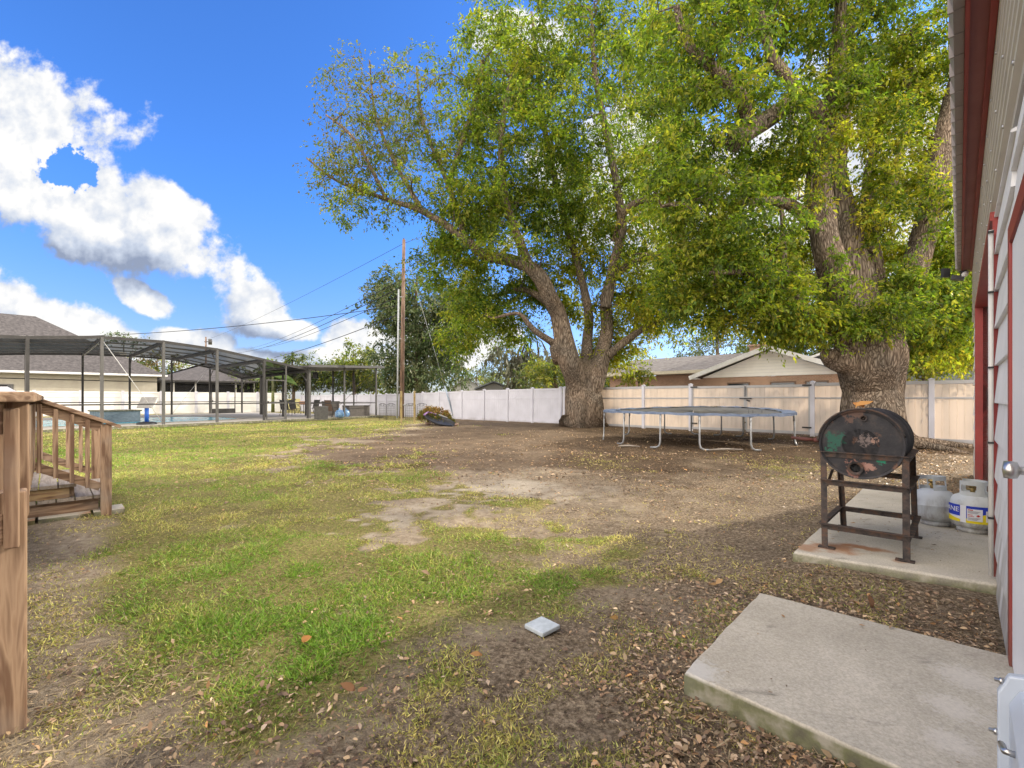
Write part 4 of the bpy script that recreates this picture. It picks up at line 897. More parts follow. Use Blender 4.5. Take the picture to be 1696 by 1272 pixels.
# ================================================================== the shed
def shed():
    uA, uB = -2.5, 11.2; nw = -0.19
    OA, OB, HZ = 4.5, 8.6, 2.5          # roll-up opening
    DA, DB, DZ = 2.08, 3.0, 1.99          # door
    root = thing('metal_shed', W(6, -3.2, 0), 'pale grey sided shed with red trim, white door and metal roof along the right edge', 'shed')
    w = MB()
    def lap(u0, u1, z0, z1):
        z = z0
        while z < z1 - .01:
            t_ = min(z + .25, z1)
            prof = [(nw - .03, z), (nw + .022, z), (nw + .022, z + .012), (nw + .002, t_), (nw - .03, t_)]
            w.prism([W(u0, a, b) for a, b in prof], W(u1, 0, 0) - W(u0, 0, 0)); z = t_
    lap(uA, DA - .1, .1, 2.54); lap(DB + .09, OA - .035, .02, 2.54); lap(OB + .09, uB, .02, 2.54); lap(DA - .1, DB + .09, DZ + .1, 2.54)
    # body behind the cladding
    w.ubox(uA, OA, nw - .16, nw - .031, 0.0, 3.5); w.ubox(OB, uB, nw - .16, nw - .031, 0, 3.5); w.ubox(OA, OB, nw - .16, nw - .031, HZ + .02, 3.5)
    w.ubox(uA, uA + .12, -6.4, nw - .17, 0, 3.5); w.ubox(uB - .12, uB, -6.4, nw - .17, 0, 3.5); w.ubox(uA, uB, -6.55, -6.41, 0, 3.5)
    for ue in (uA, uB - .12):
        w.prism([W(ue, nw - .17, 3.5), W(ue, -6.4, 3.5), W(ue, -3.3, 4.6)], W(ue + .12, 0, 0) - W(ue, 0, 0))
    obj('wall', w, SIDING, root)
    c = MB(); prof = []
    z = 2.565; k = 0
    while z < 3.46:
        prof += [(nw + .012, z), (nw + .012, z + .045), (nw + .034, z + .062), (nw + .034, z + .098)]; z += .115
    prof = prof + [(nw - .028, z), (nw - .028, 2.565)]
    c.prism([W(uA, a, b) for a, b in prof], W(uB, 0, 0) - W(uA, 0, 0))
    obj('corrugated_band', c, CORRUG, root)
    s = MB()
    s.ubox(uA, uB - .15, nw - .01, nw + .145, 3.502, 3.53)
    obj('soffit', s, REDSOFF, root)
    s = MB(); s.ubox(uA, uB - .15, nw + .036, nw + .066, 3.47, 3.50); obj('soffit_trim', s, RED, root); s = MB(); s.ubox(uA, uB - .13, nw + .146, nw + .166, 3.47, 3.66)
    obj('fascia', s, RED, root)
    r = MB()
    eave = (nw + .21, 3.60); ridge = (-3.3, 4.72)
    r.prism([W(uA - .1, eave[0], eave[1]), W(uA - .1, ridge[0], ridge[1]), W(uA - .1, ridge[0], ridge[1] + .03), W(uA - .1, eave[0], eave[1] + .03)], W(uB - uA, 0, 0))
    r.prism([W(uA - .1, -6.9, 3.55), W(uA - .1, -6.9, 3.58), W(uA - .1, ridge[0] - .004, ridge[1] + .03), W(uA - .1, ridge[0] - .004, ridge[1])], W(uB - uA, 0, 0))
    u = uA
    while u < uB - .15:      # rolled ribs seen from under the eave edge
        r.tube([W(u, eave[0] + .004, 3.612), W(u, ridge[0], ridge[1] + .012)], .022, 6); u += .23
    obj('roof', r, ROOFM, root)
    g = MB()
    g.prism([W(uA, nw + .168, 3.585), W(uA, nw + .168, 3.50), W(uA, nw + .215, 3.50), W(uA, nw + .235, 3.585)], W(uB - .15, 0, 0) - W(uA, 0, 0))
    u = uA + .1
    while u < uB - .2: g.ubox(u, u + .012, nw + .17, nw + .239, 3.496, 3.588); u += .24
    obj('gutter', g, ROOFM, root)
    # roll-up opening
    t = MB()
    t.ubox(OB, OB + .085, nw - .16, nw + .042, 0.02, HZ + .0005); t.ubox(OA - .034, OA, nw - .16, nw + .03, 0.02, HZ + .0005)
    t.ubox(OA - .034, OB + .085, nw - .16, nw + .042, HZ + .001, HZ + .06)
    obj('opening_trim', t, RED, root)
    t = MB()
    z = .06
    prof = []
    while z < HZ - .05: prof += [(nw - .15, z), (nw - .15, z + .04), (nw - .125, z + .05), (nw - .125, z + .085)]; z += .095
    prof += [(nw - .19, z), (nw - .19, .06)]
    t.prism([W(OA + .06, a, b) for a, b in prof], W(OB - .06, 0, 0) - W(OA + .06, 0, 0))
    obj('roll_up_door', t, WHITEM, root)
    t = MB(); t.ubox(OB - .055, OB - .002, nw - .158, nw - .09, .04, HZ - .01); obj('door_track', t, GREYM, root); t = MB(); t.ubox(OA + .002, OA + .055, nw - .158, nw - .09, .04, HZ - .01)
    obj('door_track', t, GREYM, root)
    # corner pipe with straps
    t = MB(); t.tube([W(OA - .10, nw + .040, .12), W(OA - .10, nw + .040, 2.42)], .013, 12)
    p = obj('conduit', t, PIPEW, root)
    for z in (.5, 1.0, 1.5, 2.0, 2.4):
        t = MB(); t.ubox(OA - .128, OA - .072, nw + .026, nw + .055, z, z + .012); obj('strap', t, BLACK, p)
    # door
    d = MB(); d.ubox(DA, DB, nw - .028, nw + .022, .115, DZ)
    dr = obj('door', d, DOORW, root, bevel=.003)
    d = MB(); d.ubox(DB + .002, DB + .085, nw - .028, nw + .032, .105, DZ + .09); d.ubox(DA - .088, DA - .002, nw - .028, nw + .032, .105, DZ + .09); d.ubox(DA - .002, DB + .002, nw - .028, nw + .032, DZ + .003, DZ + .09)
    obj('door_frame', d, RED, root, bevel=.004)
    d = MB(); q = W(DA + .09, nw + .022, 1.07); nx = W(0, 1, 0)
    d.lathe([(.034, 0), (.034, .008), (.014, .012), (.013, .03), (.026, .036), (.029, .05), (.027, .066), (.0, .07)], q, 20, axis=nx)
    obj('handle', d, STEEL, dr)
    d = MB()
    for u in np.arange(uA + .4, uB - .3, .6):
        for z in (2.64, 2.985, 3.33): d.lathe([(.011, 0), (.009, .006), (0, .008)], W(u, nw + .034, z), 8, axis=nx)
    obj('screw', d, STEEL, root)['kind'] = 'stuff'
    # security light under the eave end
    l = thing('security_light', W(uB - .3, nw + .16, 3.42), 'black security floodlight under the far end of the shed eave', 'light')
    m = MB(); m.ubox(uB - .36, uB - .26, nw + .1, nw + .19, 3.44, 3.468); m.tube([W(uB - .31, nw + .15, 3.44), W(uB - .31, nw + .19, 3.36)], .018, 8); obj('bracket', m, BLACK, l)
    m = MB(); m.beam(W(uB - .31, nw + .13, 3.34), W(uB - .31, nw + .29, 3.38), .13, .07); m.beam(W(uB - .31, nw + .36, 3.40), W(uB - .31, nw + .36, 3.55), .05, .12); obj('lamp_head', m, BLACK, l)
    m = MB(); m.lathe([(.03, 0), (.045, .07), (.03, .1), (0, .11)], W(uB - .33, nw + .1, 3.44), 14, axis=W(-.5, .3, -.6)); obj('bulb', m, WHITEP, l)
shed()
def utility_box():
    r = thing('utility_box', W(1.6, -.15, .1), 'pale blue-grey bolted metal box low on the shed wall beside the near concrete slab', 'box')
    u0, u1 = 1.1, 1.95
    m = MB(); poly = [W(u0, -.16, .12), W(u0, -.10, .12), W(u0, -.10, .44), W(u0, -.12, .485), W(u0, -.16, .50)]
    m.prism(poly, W(u1 - u0 - .05, 0, 0)); obj('body', m, UTIL, r, bevel=.006)
    m = MB(); poly = [W(u1 - .05, -.165, .10), W(u1 - .05, -.078, .10), W(u1 - .05, -.078, .46), W(u1 - .05, -.10, .515), W(u1 - .05, -.165, .53)]
    m.prism(poly, W(.03, 0, 0)); obj('flange', m, UTIL, r, bevel=.005)
    m = MB(); m.tube([W(1.7, -.10, .405), W(1.7, -.082, .405), W(1.74, -.078, .40)], .008, 8); obj('latch', m, STEEL, r)
    for z in (.2, .34, .49):
        m = MB(); m.lathe([(.009, 0), (.009, .008), (.005, .009), (.005, .018), (0, .019)], W(u1 - .035, -.079 if z < .4 else -.09, z), 10, axis=W(0, 1, 0)); obj('bolt', m, STEEL, r)
utility_box()

# ================================================================== slabs
def slab(name, pts, z, mat, label):
    m = MB(); k = 26
    # wavy edge so the cast pad is not a perfect box
    ring = []
    for i in range(len(pts)):
        a = Vector(pts[i]); b = Vector(pts[(i + 1) % len(pts)])
        for j in range(k):
            p = a.lerp(b, j / k); o = (b - a).normalized(); o = Vector((-o.y, o.x, 0))
            ring.append(p + o * (mnoise.noise(p * 4) * .008 + mnoise.noise(p * 14) * .004))
    c = sum(ring, Vector()) / len(ring)
    lo = [Vector((p.x, p.y, -.03)) for p in ring]
    m1 = [Vector((p.x, p.y, z - .018)) for p in ring]; tp = [Vector((c.x + (p.x - c.x) * .985, c.y + (p.y - c.y) * .985, z)) for p in ring]
    n = len(ring); K = len(m.v); m.v += [tuple(p) for p in lo + m1 + tp]
    for i in range(n):
        j = (i + 1) % n
        m.f.append([K + i, K + j, K + n + j, K + n + i]); m.sm.append(True); m.f.append([K + n + i, K + n + j, K + 2 * n + j, K + 2 * n + i]); m.sm.append(True)
    m.f.append([K + 2 * n + i for i in range(n)]); m.sm.append(False)
    o = obj(name, m, mat, base=pts[0]); return tag(o, label, 'slab', 'concrete pads along the shed')
p0 = W(1.95, .86); q0 = W(4.1, .93)
spots_near = []
for (u, n, r) in ((2.75, -.02, .14), (2.45, .02, .12), (2.2, .02, .1)):
    v = W(u, n) - p0; spots_near.append(((v.x, v.y, .1), r, (0.62, 0.58, 0.52), .45, 80.0))
v = W(2.0, .83) - p0; spots_near.append(((v.x, v.y, .1), .13, (0.5, 0.48, 0.44), .8, 60.0))
C1 = concrete('weathered concrete', (0.36, 0.325, 0.26), (0.50, 0.455, 0.375), rust=spots_near)
rs = []
for (u, n, r, sx, sy, gain) in ((4.45, .70, .2, 1.0, 1.0, .75), (4.62, .52, .2, .9, 2.2, .8), (4.3, .86, .14, 1, 1, .6), (4.42, .3, .08, 1, 1, .5)):
    v = W(u, n) - q0; rs.append(((v.x, v.y, .1), r, (0.30, 0.115, 0.035), gain, 9.0, sx, sy, .79))
C2 = concrete('rust stained concrete', (0.40, 0.365, 0.295), (0.54, 0.495, 0.41), rust=rs)
slab('concrete_slab', [W(1.95, .86), W(1.92, -.185), W(3.13, -.185), W(3.07, .88)], .105, C1, 'bare concrete slab in front of the white shed door, nearest to the viewer')
slab('concrete_slab', [W(4.08, .93), W(4.28, -.185), W(7.85, -.185), W(7.85, .92)], .1, C2, 'rust-stained concrete slab carrying the barrel grill and gas tanks')

# ================================================================== barrel grill
RUSTY = simple('rusty dark steel', (0.03, 0.026, 0.025), (0.065, 0.05, 0.044), scale=16, rough=.7, bump=.3, c3=(0.115, 0.064, 0.042))
def drum_mat(end=False):
    m, t = newmat('burnt painted drum end' if end else 'burnt painted drum side')
    co = t.add('ShaderNodeTexCoord')
    def nz(sc, d=6.0, seed=0.0):
        mp = t.add('ShaderNodeMapping'); mp.inputs['Location'].default_value = (seed, seed * .7, seed * 1.3); t.link(co.outputs['Object'], mp.inputs[0])
        n = t.add('ShaderNodeTexNoise', Scale=sc, Detail=d, Roughness=.65); t.link(mp.outputs[0], n.inputs['Vector']); return n.outputs[0]
    col = ramp(t, nz(7), [(0.35, (0.018, 0.018, 0.022)), (0.55, (0.035, 0.033, 0.036)), (0.72, (0.075, 0.058, 0.05))])
    def over(col, f, lo, hi, c, gain=1.0):
        mr = t.add('ShaderNodeMapRange', _interpolation_type='SMOOTHSTEP'); mr.inputs[1].default_value = lo; mr.inputs[2].default_value = hi; mr.inputs[4].default_value = gain; t.link(f, mr.inputs[0])
        mx = t.add('ShaderNodeMix', _data_type='RGBA'); t.link(mr.outputs[0], mx.inputs[0]); t.link(col, mx.inputs[6]); mx.inputs[7].default_value = rgba(c); return mx.outputs[2]
    col = over(col, nz(9, 6, 3.1), .60, .68, (0.15, 0.075, 0.045), .8)
    if end:
        def local(col, c, r, color, sc):
            sb = t.add('ShaderNodeVectorMath', _operation='DISTANCE'); sb.inputs[1].default_value = c; t.link(co.outputs['Object'], sb.inputs[0])
            a = t.add('ShaderNodeMath', _operation='MULTIPLY_ADD', i1=-1.0 / r, i2=1.0); t.link(sb.outputs['Value'], a.inputs[0])
            b = t.add('ShaderNodeMath', _operation='MULTIPLY_ADD', i1=2.4, i2=-1.2); t.link(nz(sc, 5, c[2] * 9), b.inputs[0])
            s_ = t.add('ShaderNodeMath', _operation='ADD'); t.link(a.outputs[0], s_.inputs[0]); t.link(b.outputs[0], s_.inputs[1])
            return over(col, s_.outputs[0], .30, .48, color)
        e = lambda n, z: tuple(W(4.45, .56 + n, .945 + z) - W(4.85, .53, .1))
        col = local(col, e(.16, .02), .10, (0.02, 0.085, 0.06), 34.0)
        col = local(col, e(.19, -.07), .06, (0.02, 0.10, 0.065), 40.0)
        col = local(col, e(-.13, -.12), .05, (0.02, 0.2, 0.12), 30.0)
        col = local(col, e(-.03, .03), .07, (0.24, 0.19, 0.175), 48.0)
        col = local(col, e(-.10, .02), .05, (0.42, 0.26, 0.2), 25.0)
        col = local(col, e(.02, -.2), .10, (0.22, 0.11, 0.085), 20.0)
        col = local(col, e(-.07, -.17), .06, (0.34, 0.19, 0.15), 24.0)
        col = local(col, e(.03, .26), .13, (0.11, 0.065, 0.05), 20.0)
    bs = t.add('ShaderNodeBsdfPrincipled', Roughness=.62); bs.inputs['Specular IOR Level'].default_value = .35; t.link(col, bs.inputs['Base Color'])
    bp = t.add('ShaderNodeBump', Strength=.25, Distance=.01); t.link(nz(40), bp.inputs['Height']); t.link(bp.outputs[0], bs.inputs['Normal'])
    o = t.add('ShaderNodeOutputMaterial'); t.link(bs.outputs[0], o.inputs[0]); return m
def grill():
    root = thing('barrel_grill', W(4.85, .53, .1), 'blackened steel drum grill with flaking green paint on a rusty angle-iron stand', 'grill')
    c = W(4.46, .555, .94); ax = W(1, 0, 0); R = .268; L = .86
    m = MB()
    prof = [(R - .02, .03), (R, .028), (R, 0.0), (R + .006, .004), (R + .006, .02), (R, .026), (R, .12), (R, .26), (R + .012, .28), (R, .30), (R, .42), (R, .56), (R + .012, .58), (R, .6), (R, .74), (R, L - .026), (R + .006, L - .02), (R + .006, L)]
    m.lathe(prof, c, 56, axis=ax)
    dr = obj('drum', m, drum_mat(), root)
    m = MB(); m.lathe([(R - .012, .012), (.2, .014), (.12, .012), (0, .012)], c, 56, axis=ax)
    m.lathe([(R + .004, -.001), (R + .004, .014), (R - .012, .016), (R - .012, -.001), (R + .004, -.001)], c, 56, axis=ax)
    obj('drum_end', m, drum_mat(True), dr)
    m = MB()
    k = c + W(0, .03, -.19); m.lathe([(.052, -.006), (.052, .01), (.034, .011), (.034, -.0062), (.052, -.006)], k, 24, axis=ax); obj('flue_collar', m, RUSTY, dr)
    m = MB(); m.lathe([(.034, .0105), (.0, .0105)], k, 20, axis=ax); obj('flue_hole', m, BLACK, dr)
    m = MB(); k = c + W(0, -.02, .205); m.lathe([(.024, -.002), (.024, .012), (.015, .0125), (.015, -.0022), (.024, -.002)], k, 20, axis=ax); m.lathe([(.015, .0105), (0, .0105)], k, 14, axis=ax); obj('bung', m, RUSTY, dr)
    # lid edge band round the front of the drum and hinge line
    m = MB()
    n_ = 40
    for a0, a1 in ((.05, PI - .25),):
        pts = []
        for i in range(n_ + 1):
            a = a0 + (a1 - a0) * i / n_
            pts.append(c + W(-.004, math.cos(a) * (R + .010), math.sin(a) * (R + .010)))
        m.tube(pts, .008, 6)
    m.tube([c + W(0, R + .014, .03), c + W(L, R + .014, .03)], .009, 6)
    obj('lid_rim', m, RUSTY, dr)
    m = MB(); h = c + W(.06, R + .005, .01)
    m.tube([h, h + W(0, .045, .0)], .02, 10); m.tube([h + W(0, .03, 0), h + W(-.01, .1, .004), h + W(-.015, .21, .012)], [.012, .017, .013], 10)
    obj('handle', m, simple('old red wood handle', (0.12, 0.04, 0.03), (0.07, 0.03, 0.025), rough=.7), dr)
    def angle(p, q, sx, sy, w=.042, th=.006):      # L-section along p-q, legs towards +-u / +-n
        m = MB(); p = Vector(p); q = Vector(q)
        e1 = W(sx * w, 0); e2 = W(0, sy * w); t1 = W(sx * th, 0); t2 = W(0, sy * th)
        poly = [p, p + e1, p + e1 + t2, p + t1 + t2, p + t1 + e2, p + e2]
        return m.prism(poly, q - p)
    n0, n1 = .245, .80; zt = .865
    feet = {(0, 1): (4.36, .79), (0, 0): (4.40, .255), (1, 1): (5.22, .79), (1, 0): (5.26, .25)}
    tops = {(0, 1): (4.47, n1 + .02), (0, 0): (4.47, n0 + .02), (1, 1): (5.16, n1 + .02), (1, 0): (5.16, n0 + .02)}
    for (iu, in_), (u, n) in feet.items():
        tu, tn = tops[(iu, in_)]
        su = 1 if iu == 0 else -1; sn = -1 if in_ else 1
        lg = obj('leg', angle(W(u, n, .1), W(tu, tn, zt), su, sn), RUSTY, root)
        m = MB(); m.box(W(u + su * .02, n + sn * .03, .106), (.06, .11, .01), W(1, 0, 0)); obj('foot', m, RUSTY, lg)
    def lerp(a, b, f): return a[0] + (b[0] - a[0]) * f, a[1] + (b[1] - a[1]) * f
    def ring(z, sides, nm):
        f = (z - .1) / (zt - .1)
        k = {i: lerp(feet[i], tops[i], f) for i in feet}
        for a, b in sides:
            m = MB(); p = W(*k[a], z); q = W(*k[b], z); m.beam(p, q, .006, .042); m.beam(p + Vector((0, 0, .02)), q + Vector((0, 0, .02)), .042, .006)
            obj(nm, m, RUSTY, root)
    allr = [((0, 0), (0, 1)), ((1, 0), (1, 1)), ((0, 0), (1, 0)), ((0, 1), (1, 1))]
    ring(.845, allr, 'top_rail'); ring(.62, [((0, 0), (0, 1)), ((0, 0), (1, 0)), ((1, 0), (1, 1))], 'middle_rail'); ring(.27, allr, 'lower_rail')
    m = MB(); m.beam(W(4.5, .74, .72), W(4.62, .80, .56), .02, .005); obj('brace', m, RUSTY, root)
    lf = leaf_object('fallen_leaf', np.array([[*(c + W(.22, .06, R + .012))], [*(c + W(.24, .0, R + .014))]]), np.array([[*W(.2, -1, .35)], [*W(0, .8, .3)]]), np.array([[*W(-.6, 0, 1)]] * 2), np.array([.13, .09]), np.array([.08, .06]),
                     np.array([[0.55, 0.27, 0.08], [0.5, 0.22, 0.06]]), M_LITTER, base=c + W(.22, .06, R + .012), oval=True)
    tag(lf, 'curled orange dry leaf resting on top of the barrel grill', 'leaf')
grill()

# ================================================================== gas tanks
TANKG = grimy('scuffed pale grey enamel', (0.62, 0.64, 0.63), (0.53, 0.55, 0.54), .4, .1, .4, (.17, .13, .095), (14, 14, 5))
TANKB = grimy('scuffed blue grey enamel', (0.50, 0.53, 0.56), (0.42, 0.45, 0.48), .45, .1, .4, (.16, .13, .10), (14, 14, 5))
def flat(name, c, rough=.45): return simple(name, c, tuple(x * .92 for x in c), scale=10, rough=rough)
BLUEL = flat('blue label ink', (0.02, 0.045, 0.42)); YELL = flat('yellow label ink', (0.72, 0.58, 0.02)); WHITEL = flat('white label paper', (0.72, 0.72, 0.74)); REDL = flat('red label ink', (0.5, 0.03, 0.03)); INK = flat('grey label ink', (0.2, 0.2, 0.24))
def tank(loc, rz, label, mat, tilt=0.0, sticker=False):
    root = thing('propane_tank', loc, label, 'gas tank', 'propane tanks on the slab', rz)
    if tilt: root.rotation_euler[0] = tilt
    R = .156
    m = MB(); m.lathe([(.0, .03), (.09, .032), (.13, .052), (R - .006, .085), (R, .12), (R, .185), (R + .002, .188), (R + .002, .194), (R, .197), (R, .24), (R - .008, .275), (.13, .31), (.09, .333), (.05, .34), (0, .342)], seg=44); obj('body', m, mat, root, local=True)
    m = MB(); m.lathe([(.105, 0), (.108, 0), (.108, .04), (.105, .04), (.105, 0)], seg=36); obj('foot_ring', m, mat, root, local=True)
    # collar with hand holes: strips of a ring
    m = MB(); r = .095; seg = 60
    def strip(a0, a1, z0, z1, rr=r, th=.004):
        n = max(2, int(abs(a1 - a0) / (2 * PI) * seg))
        for i in range(n):
            a = a0 + (a1 - a0) * i / n; b = a0 + (a1 - a0) * (i + 1) / n
            q = lambda R_, t_, z: Vector((R_ * math.cos(t_), R_ * math.sin(t_), z))
            m.hexa([q(rr, a, z0), q(rr + th, a, z0), q(rr + th, b, z0), q(rr, b, z0)], [q(rr, a, z1), q(rr + th, a, z1), q(rr + th, b, z1), q(rr, b, z1)])
    A = 1.15 * PI; B0 = A + 1.55 * PI
    strip(A, B0, .315, .365); strip(A, B0, .422, .458); 
    for a, b in ((A, A + .18), (A + 1.25, A + 1.95), (A + 3.0, A + 3.5), (B0 - .25, B0)): strip(a, b, .365, .422)
    obj('collar', m, mat, root, local=True)
    m = MB(); m.tube([(0, 0, .335), (0, 0, .40)], .018, 10); m.tube([(-.04, 0, .38), (.05, 0, .38)], .013, 8); m.lathe([(.028, .40), (.032, .41), (.028, .425), (0, .427)], seg=14); obj('valve', m, simple('brass', (0.42, 0.30, 0.12), metal=.8, rough=.4), root, local=True)
    if sticker:
        def patch(a0, a1, z0, z1, mat_, off, nm, par, cut=None):
            mm = MB(); n = max(3, int(abs(a1 - a0) * 14)); rr = R + off
            q = lambda a, z: Vector((rr * math.cos(a), rr * math.sin(a), z))
            for i in range(n):
                a = a0 + (a1 - a0) * i / n; b = a0 + (a1 - a0) * (i + 1) / n
                za, zb = (z1, z1) if cut is None else (z0 + (z1 - z0) * (cut[0] + (cut[1] - cut[0]) * i / n), z0 + (z1 - z0) * (cut[0] + (cut[1] - cut[0]) * (i + 1) / n))
                mm.poly([q(a, z0), q(b, z0), q(b, zb), q(a, za)], smooth=True)
            return obj(nm, mm, mat_, par, local=True)
        c = -PI / 2
        lb = patch(c - 1.5, c + 1.9, .098, .248, WHITEL, .0025, 'label_sticker', root)
        patch(c - 1.5, c - .62, .15, .248, BLUEL, .0035, 'blue_band', lb); patch(c - 1.5, c - .62, .098, .15, YELL, .0035, 'yellow_band', lb, cut=(1, .45))
        patch(c - .36, c + 1.9, .098, .248, BLUEL, .0035, 'blue_band', lb); patch(c - .36, c + 1.9, .098, .135, YELL, .0042, 'yellow_band', lb); patch(c + .2, c + 1.9, .135, .245, YELL, .0046, 'yellow_band', lb, cut=(.35, 1.0))
        sp = patch(c - .32, c + .3, .12, .225, WHITEL, .0055, 'warning_panel', lb)
        patch(c + .44, c + .98, .12, .215, WHITEL, .0058, 'warning_panel', lb)
        lines = MB(); rl = MB()
        def ln(mm, a0, a1, z, h=.0028, off=.0068):
            n = 4; rr = R + off; ink = INK if mm is lines else REDL; mm = MB()
            for i in range(n):
                a = a0 + (a1 - a0) * i / n; b = a0 + (a1 - a0) * (i + 1) / n
                mm.poly([(rr * math.cos(a), rr * math.sin(a), z), (rr * math.cos(b), rr * math.sin(b), z), (rr * math.cos(b), rr * math.sin(b), z + h), (rr * math.cos(a), rr * math.sin(a), z + h)])
            obj('print_line', mm, ink, sp, local=True)
        ln(rl, c - .29, c - .08, .212, .008)
        for i, z in enumerate((.204, .198, .192, .186)): ln(lines, c - .29, c + (.2 - .04 * i), z)
        for i, z in enumerate((.146, .140, .134, .128)): ln(lines, c - .29, c + (.22 - .05 * i), z)
        for i in range(9): ln(lines, c + .48, c + .94 - .05 * (i % 3), .205 - .009 * i)
        ln(rl, c - .29, c - .1, .17, .006); ln(rl, c - .29, c - .04, .158, .005)
        rr = R + .0066
        q = lambda a, z: (rr * math.cos(a), rr * math.sin(a), z)
        rl.poly([q(c + .03, .168), q(c + .12, .158), q(c + .21, .168), q(c + .12, .18)])
        obj('hazard_diamond', rl, REDL, sp, local=True)
        # lettering that wraps away to the left: only its last letters face the viewer
        def letters(txt, a_end, z, size):
            cu = bpy.data.curves.new('lettering', 'FONT'); cu.body = txt; cu.size = size; cu.extrude = .0004
            tmp = bpy.data.objects.new('lettering', cu); COL.objects.link(tmp)
            dg = bpy.context.evaluated_depsgraph_get(); me = bpy.data.meshes.new_from_object(tmp.evaluated_get(dg)); COL.objects.unlink(tmp); bpy.data.objects.remove(tmp)
            xm = max(v.co.x for v in me.vertices); rr = R + .0062
            for v in me.vertices:
                a = a_end + (v.co.x - xm) / R; v.co = Vector(((rr + v.co.z) * math.cos(a), (rr + v.co.z) * math.sin(a), z + v.co.y))
            me.materials.clear(); me.materials.append(WHITEL)
            o = bpy.data.objects.new('lettering', me); COL.objects.link(o); o.parent = lb
        letters('PROPANE', c - .66, .185, .062)
    return root
faceB = math.atan2(-4.13, -4.15) + PI / 2
tank(W(5.93, .16, .1), .4, 'plain dull grey gas tank without a label, leaning behind the grill leg', TANKB, tilt=math.radians(-4))
tank(W(5.86, -.085, .1), faceB + .1, 'gas tank with blue, white and yellow label beside the shed wall', TANKG, sticker=True)

# ================================================================== privacy fence
VINYL_SUN = vinyl_mat('white vinyl with backlit peach tint', (0.57, 0.51, 0.45), 0.26, (0.97, 0.74, 0.55))  # peach of the backlit panels put into base and translucent colour
VINYL = vinyl_mat('white vinyl', (0.60, 0.60, 0.67), 0.0, (1, 1, 1))  # lavender shade tint put into the white base
VRAIL = vinyl_mat('white vinyl rail with shade tint', (0.44, 0.435, 0.45), 0.0, (1, 1, 1))  # darker copy, shade put into the rail colour
def Fp(t, z=0.0): return Vector((13.0 - 0.7141 * t, 13.0 + 0.7 * t, z))
FU = Vector((0.7, 0.7141, 0)); FN = Vector((-0.7141, 0.7, 0))
def fence_panel(a, b, z0, z1, mat, parent):
    m = MB(); d = (b - a); L = d.length; d.normalize(); nrm = Vector((d.y, -d.x, 0))
    if nrm.dot(-a) < 0: nrm = -nrm
    k = max(1, int(L / .15)); w = L / k
    pts = []
    for i in range(k):          # tongue and groove boards
        for f, o in ((0.02, 0), (.06, .007), (.94, .007), (.98, 0)): pts.append(a + d * (i + f) * w + nrm * o)
    for i in range(len(pts) - 1):
        p, q = pts[i], pts[i + 1]
        m.poly([(p.x, p.y, z0 + .08), (q.x, q.y, z0 + .08), (q.x, q.y, z1 - .05), (p.x, p.y, z1 - .05)])
    pn = obj('panel', m, mat, parent)
    up = Vector((0, 0, 1))
    for z, h in ((z0 + .07, .1), (z1 - .05, .1), (z0 + (z1 - z0) * .72, .05)):
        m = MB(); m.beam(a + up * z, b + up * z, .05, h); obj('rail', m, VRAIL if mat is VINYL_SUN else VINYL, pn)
def fence_post(p, z0, z1, parent, mat=None):
    m = MB(); m.beam(p + Vector((0, 0, z0 - .1)), p + Vector((0, 0, z1 + .03)), .127, .127, up=FU)
    k = obj('post', m, mat or VINYL, parent, bevel=.004)
    m = MB(); c = p + Vector((0, 0, z1 + .032)); s = .076
    q = [c + FU * s + FN * s, c - FU * s + FN * s, c - FU * s - FN * s, c + FU * s - FN * s]
    m.hexa([x for x in q], [x + Vector((0, 0, .015)) for x in q]);
    for i in range(4): m.poly([q[i] + Vector((0, 0, .0155)), q[(i + 1) % 4] + Vector((0, 0, .0155)), c + Vector((0, 0, .055))])
    obj('post_cap', m, VINYL, k)
def fz(t): return -0.22 * sstep(15, 36, np.array(t)).item()
def fence_run(name, ts, label, mat, top=1.83):
    root = thing(name, Fp(ts[0], 0), label, 'fence')
    for i, t in enumerate(ts):
        fence_post(Fp(t), fz(t), fz(t) + top, root)
        if i:
            a = Fp(ts[i - 1]); b = Fp(t); d = (b - a).normalized()
            fence_panel(a + d * .064, b - d * .064, (fz(ts[i - 1]) + fz(t)) / 2, (fz(ts[i - 1]) + fz(t)) / 2 + top, mat, root)
    return root
def solve_t(px):
    k = (px - 848) / FOC
    return (13.0 - k * 13.0) / (0.7141 + k * 0.7)
tg0, tg1 = solve_t(1346), solve_t(1144)
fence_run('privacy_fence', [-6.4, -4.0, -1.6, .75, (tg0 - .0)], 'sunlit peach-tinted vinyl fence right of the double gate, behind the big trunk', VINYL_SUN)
tl = [tg1, solve_t(1066)]
tt = solve_t(935)
while tl[-1] + 2.4 < tt: tl.append(tl[-1] + 2.4)
tl.append(tt)
r_ = fence_run('privacy_fence', tl, 'white vinyl fence between the forked trunk and the double gate', VINYL_SUN)
tl = [tt + .01 + .0]
tl[0] = tt + .25
for px in (882, 841, 802, 765, 728, 700, 668): tl.append(solve_t(px))
while tl[-1] < 47: tl.append(tl[-1] + 2.42)
fence_run('privacy_fence', tl, 'long shaded lavender-white vinyl fence left of the forked trunk, behind the pole', VINYL)
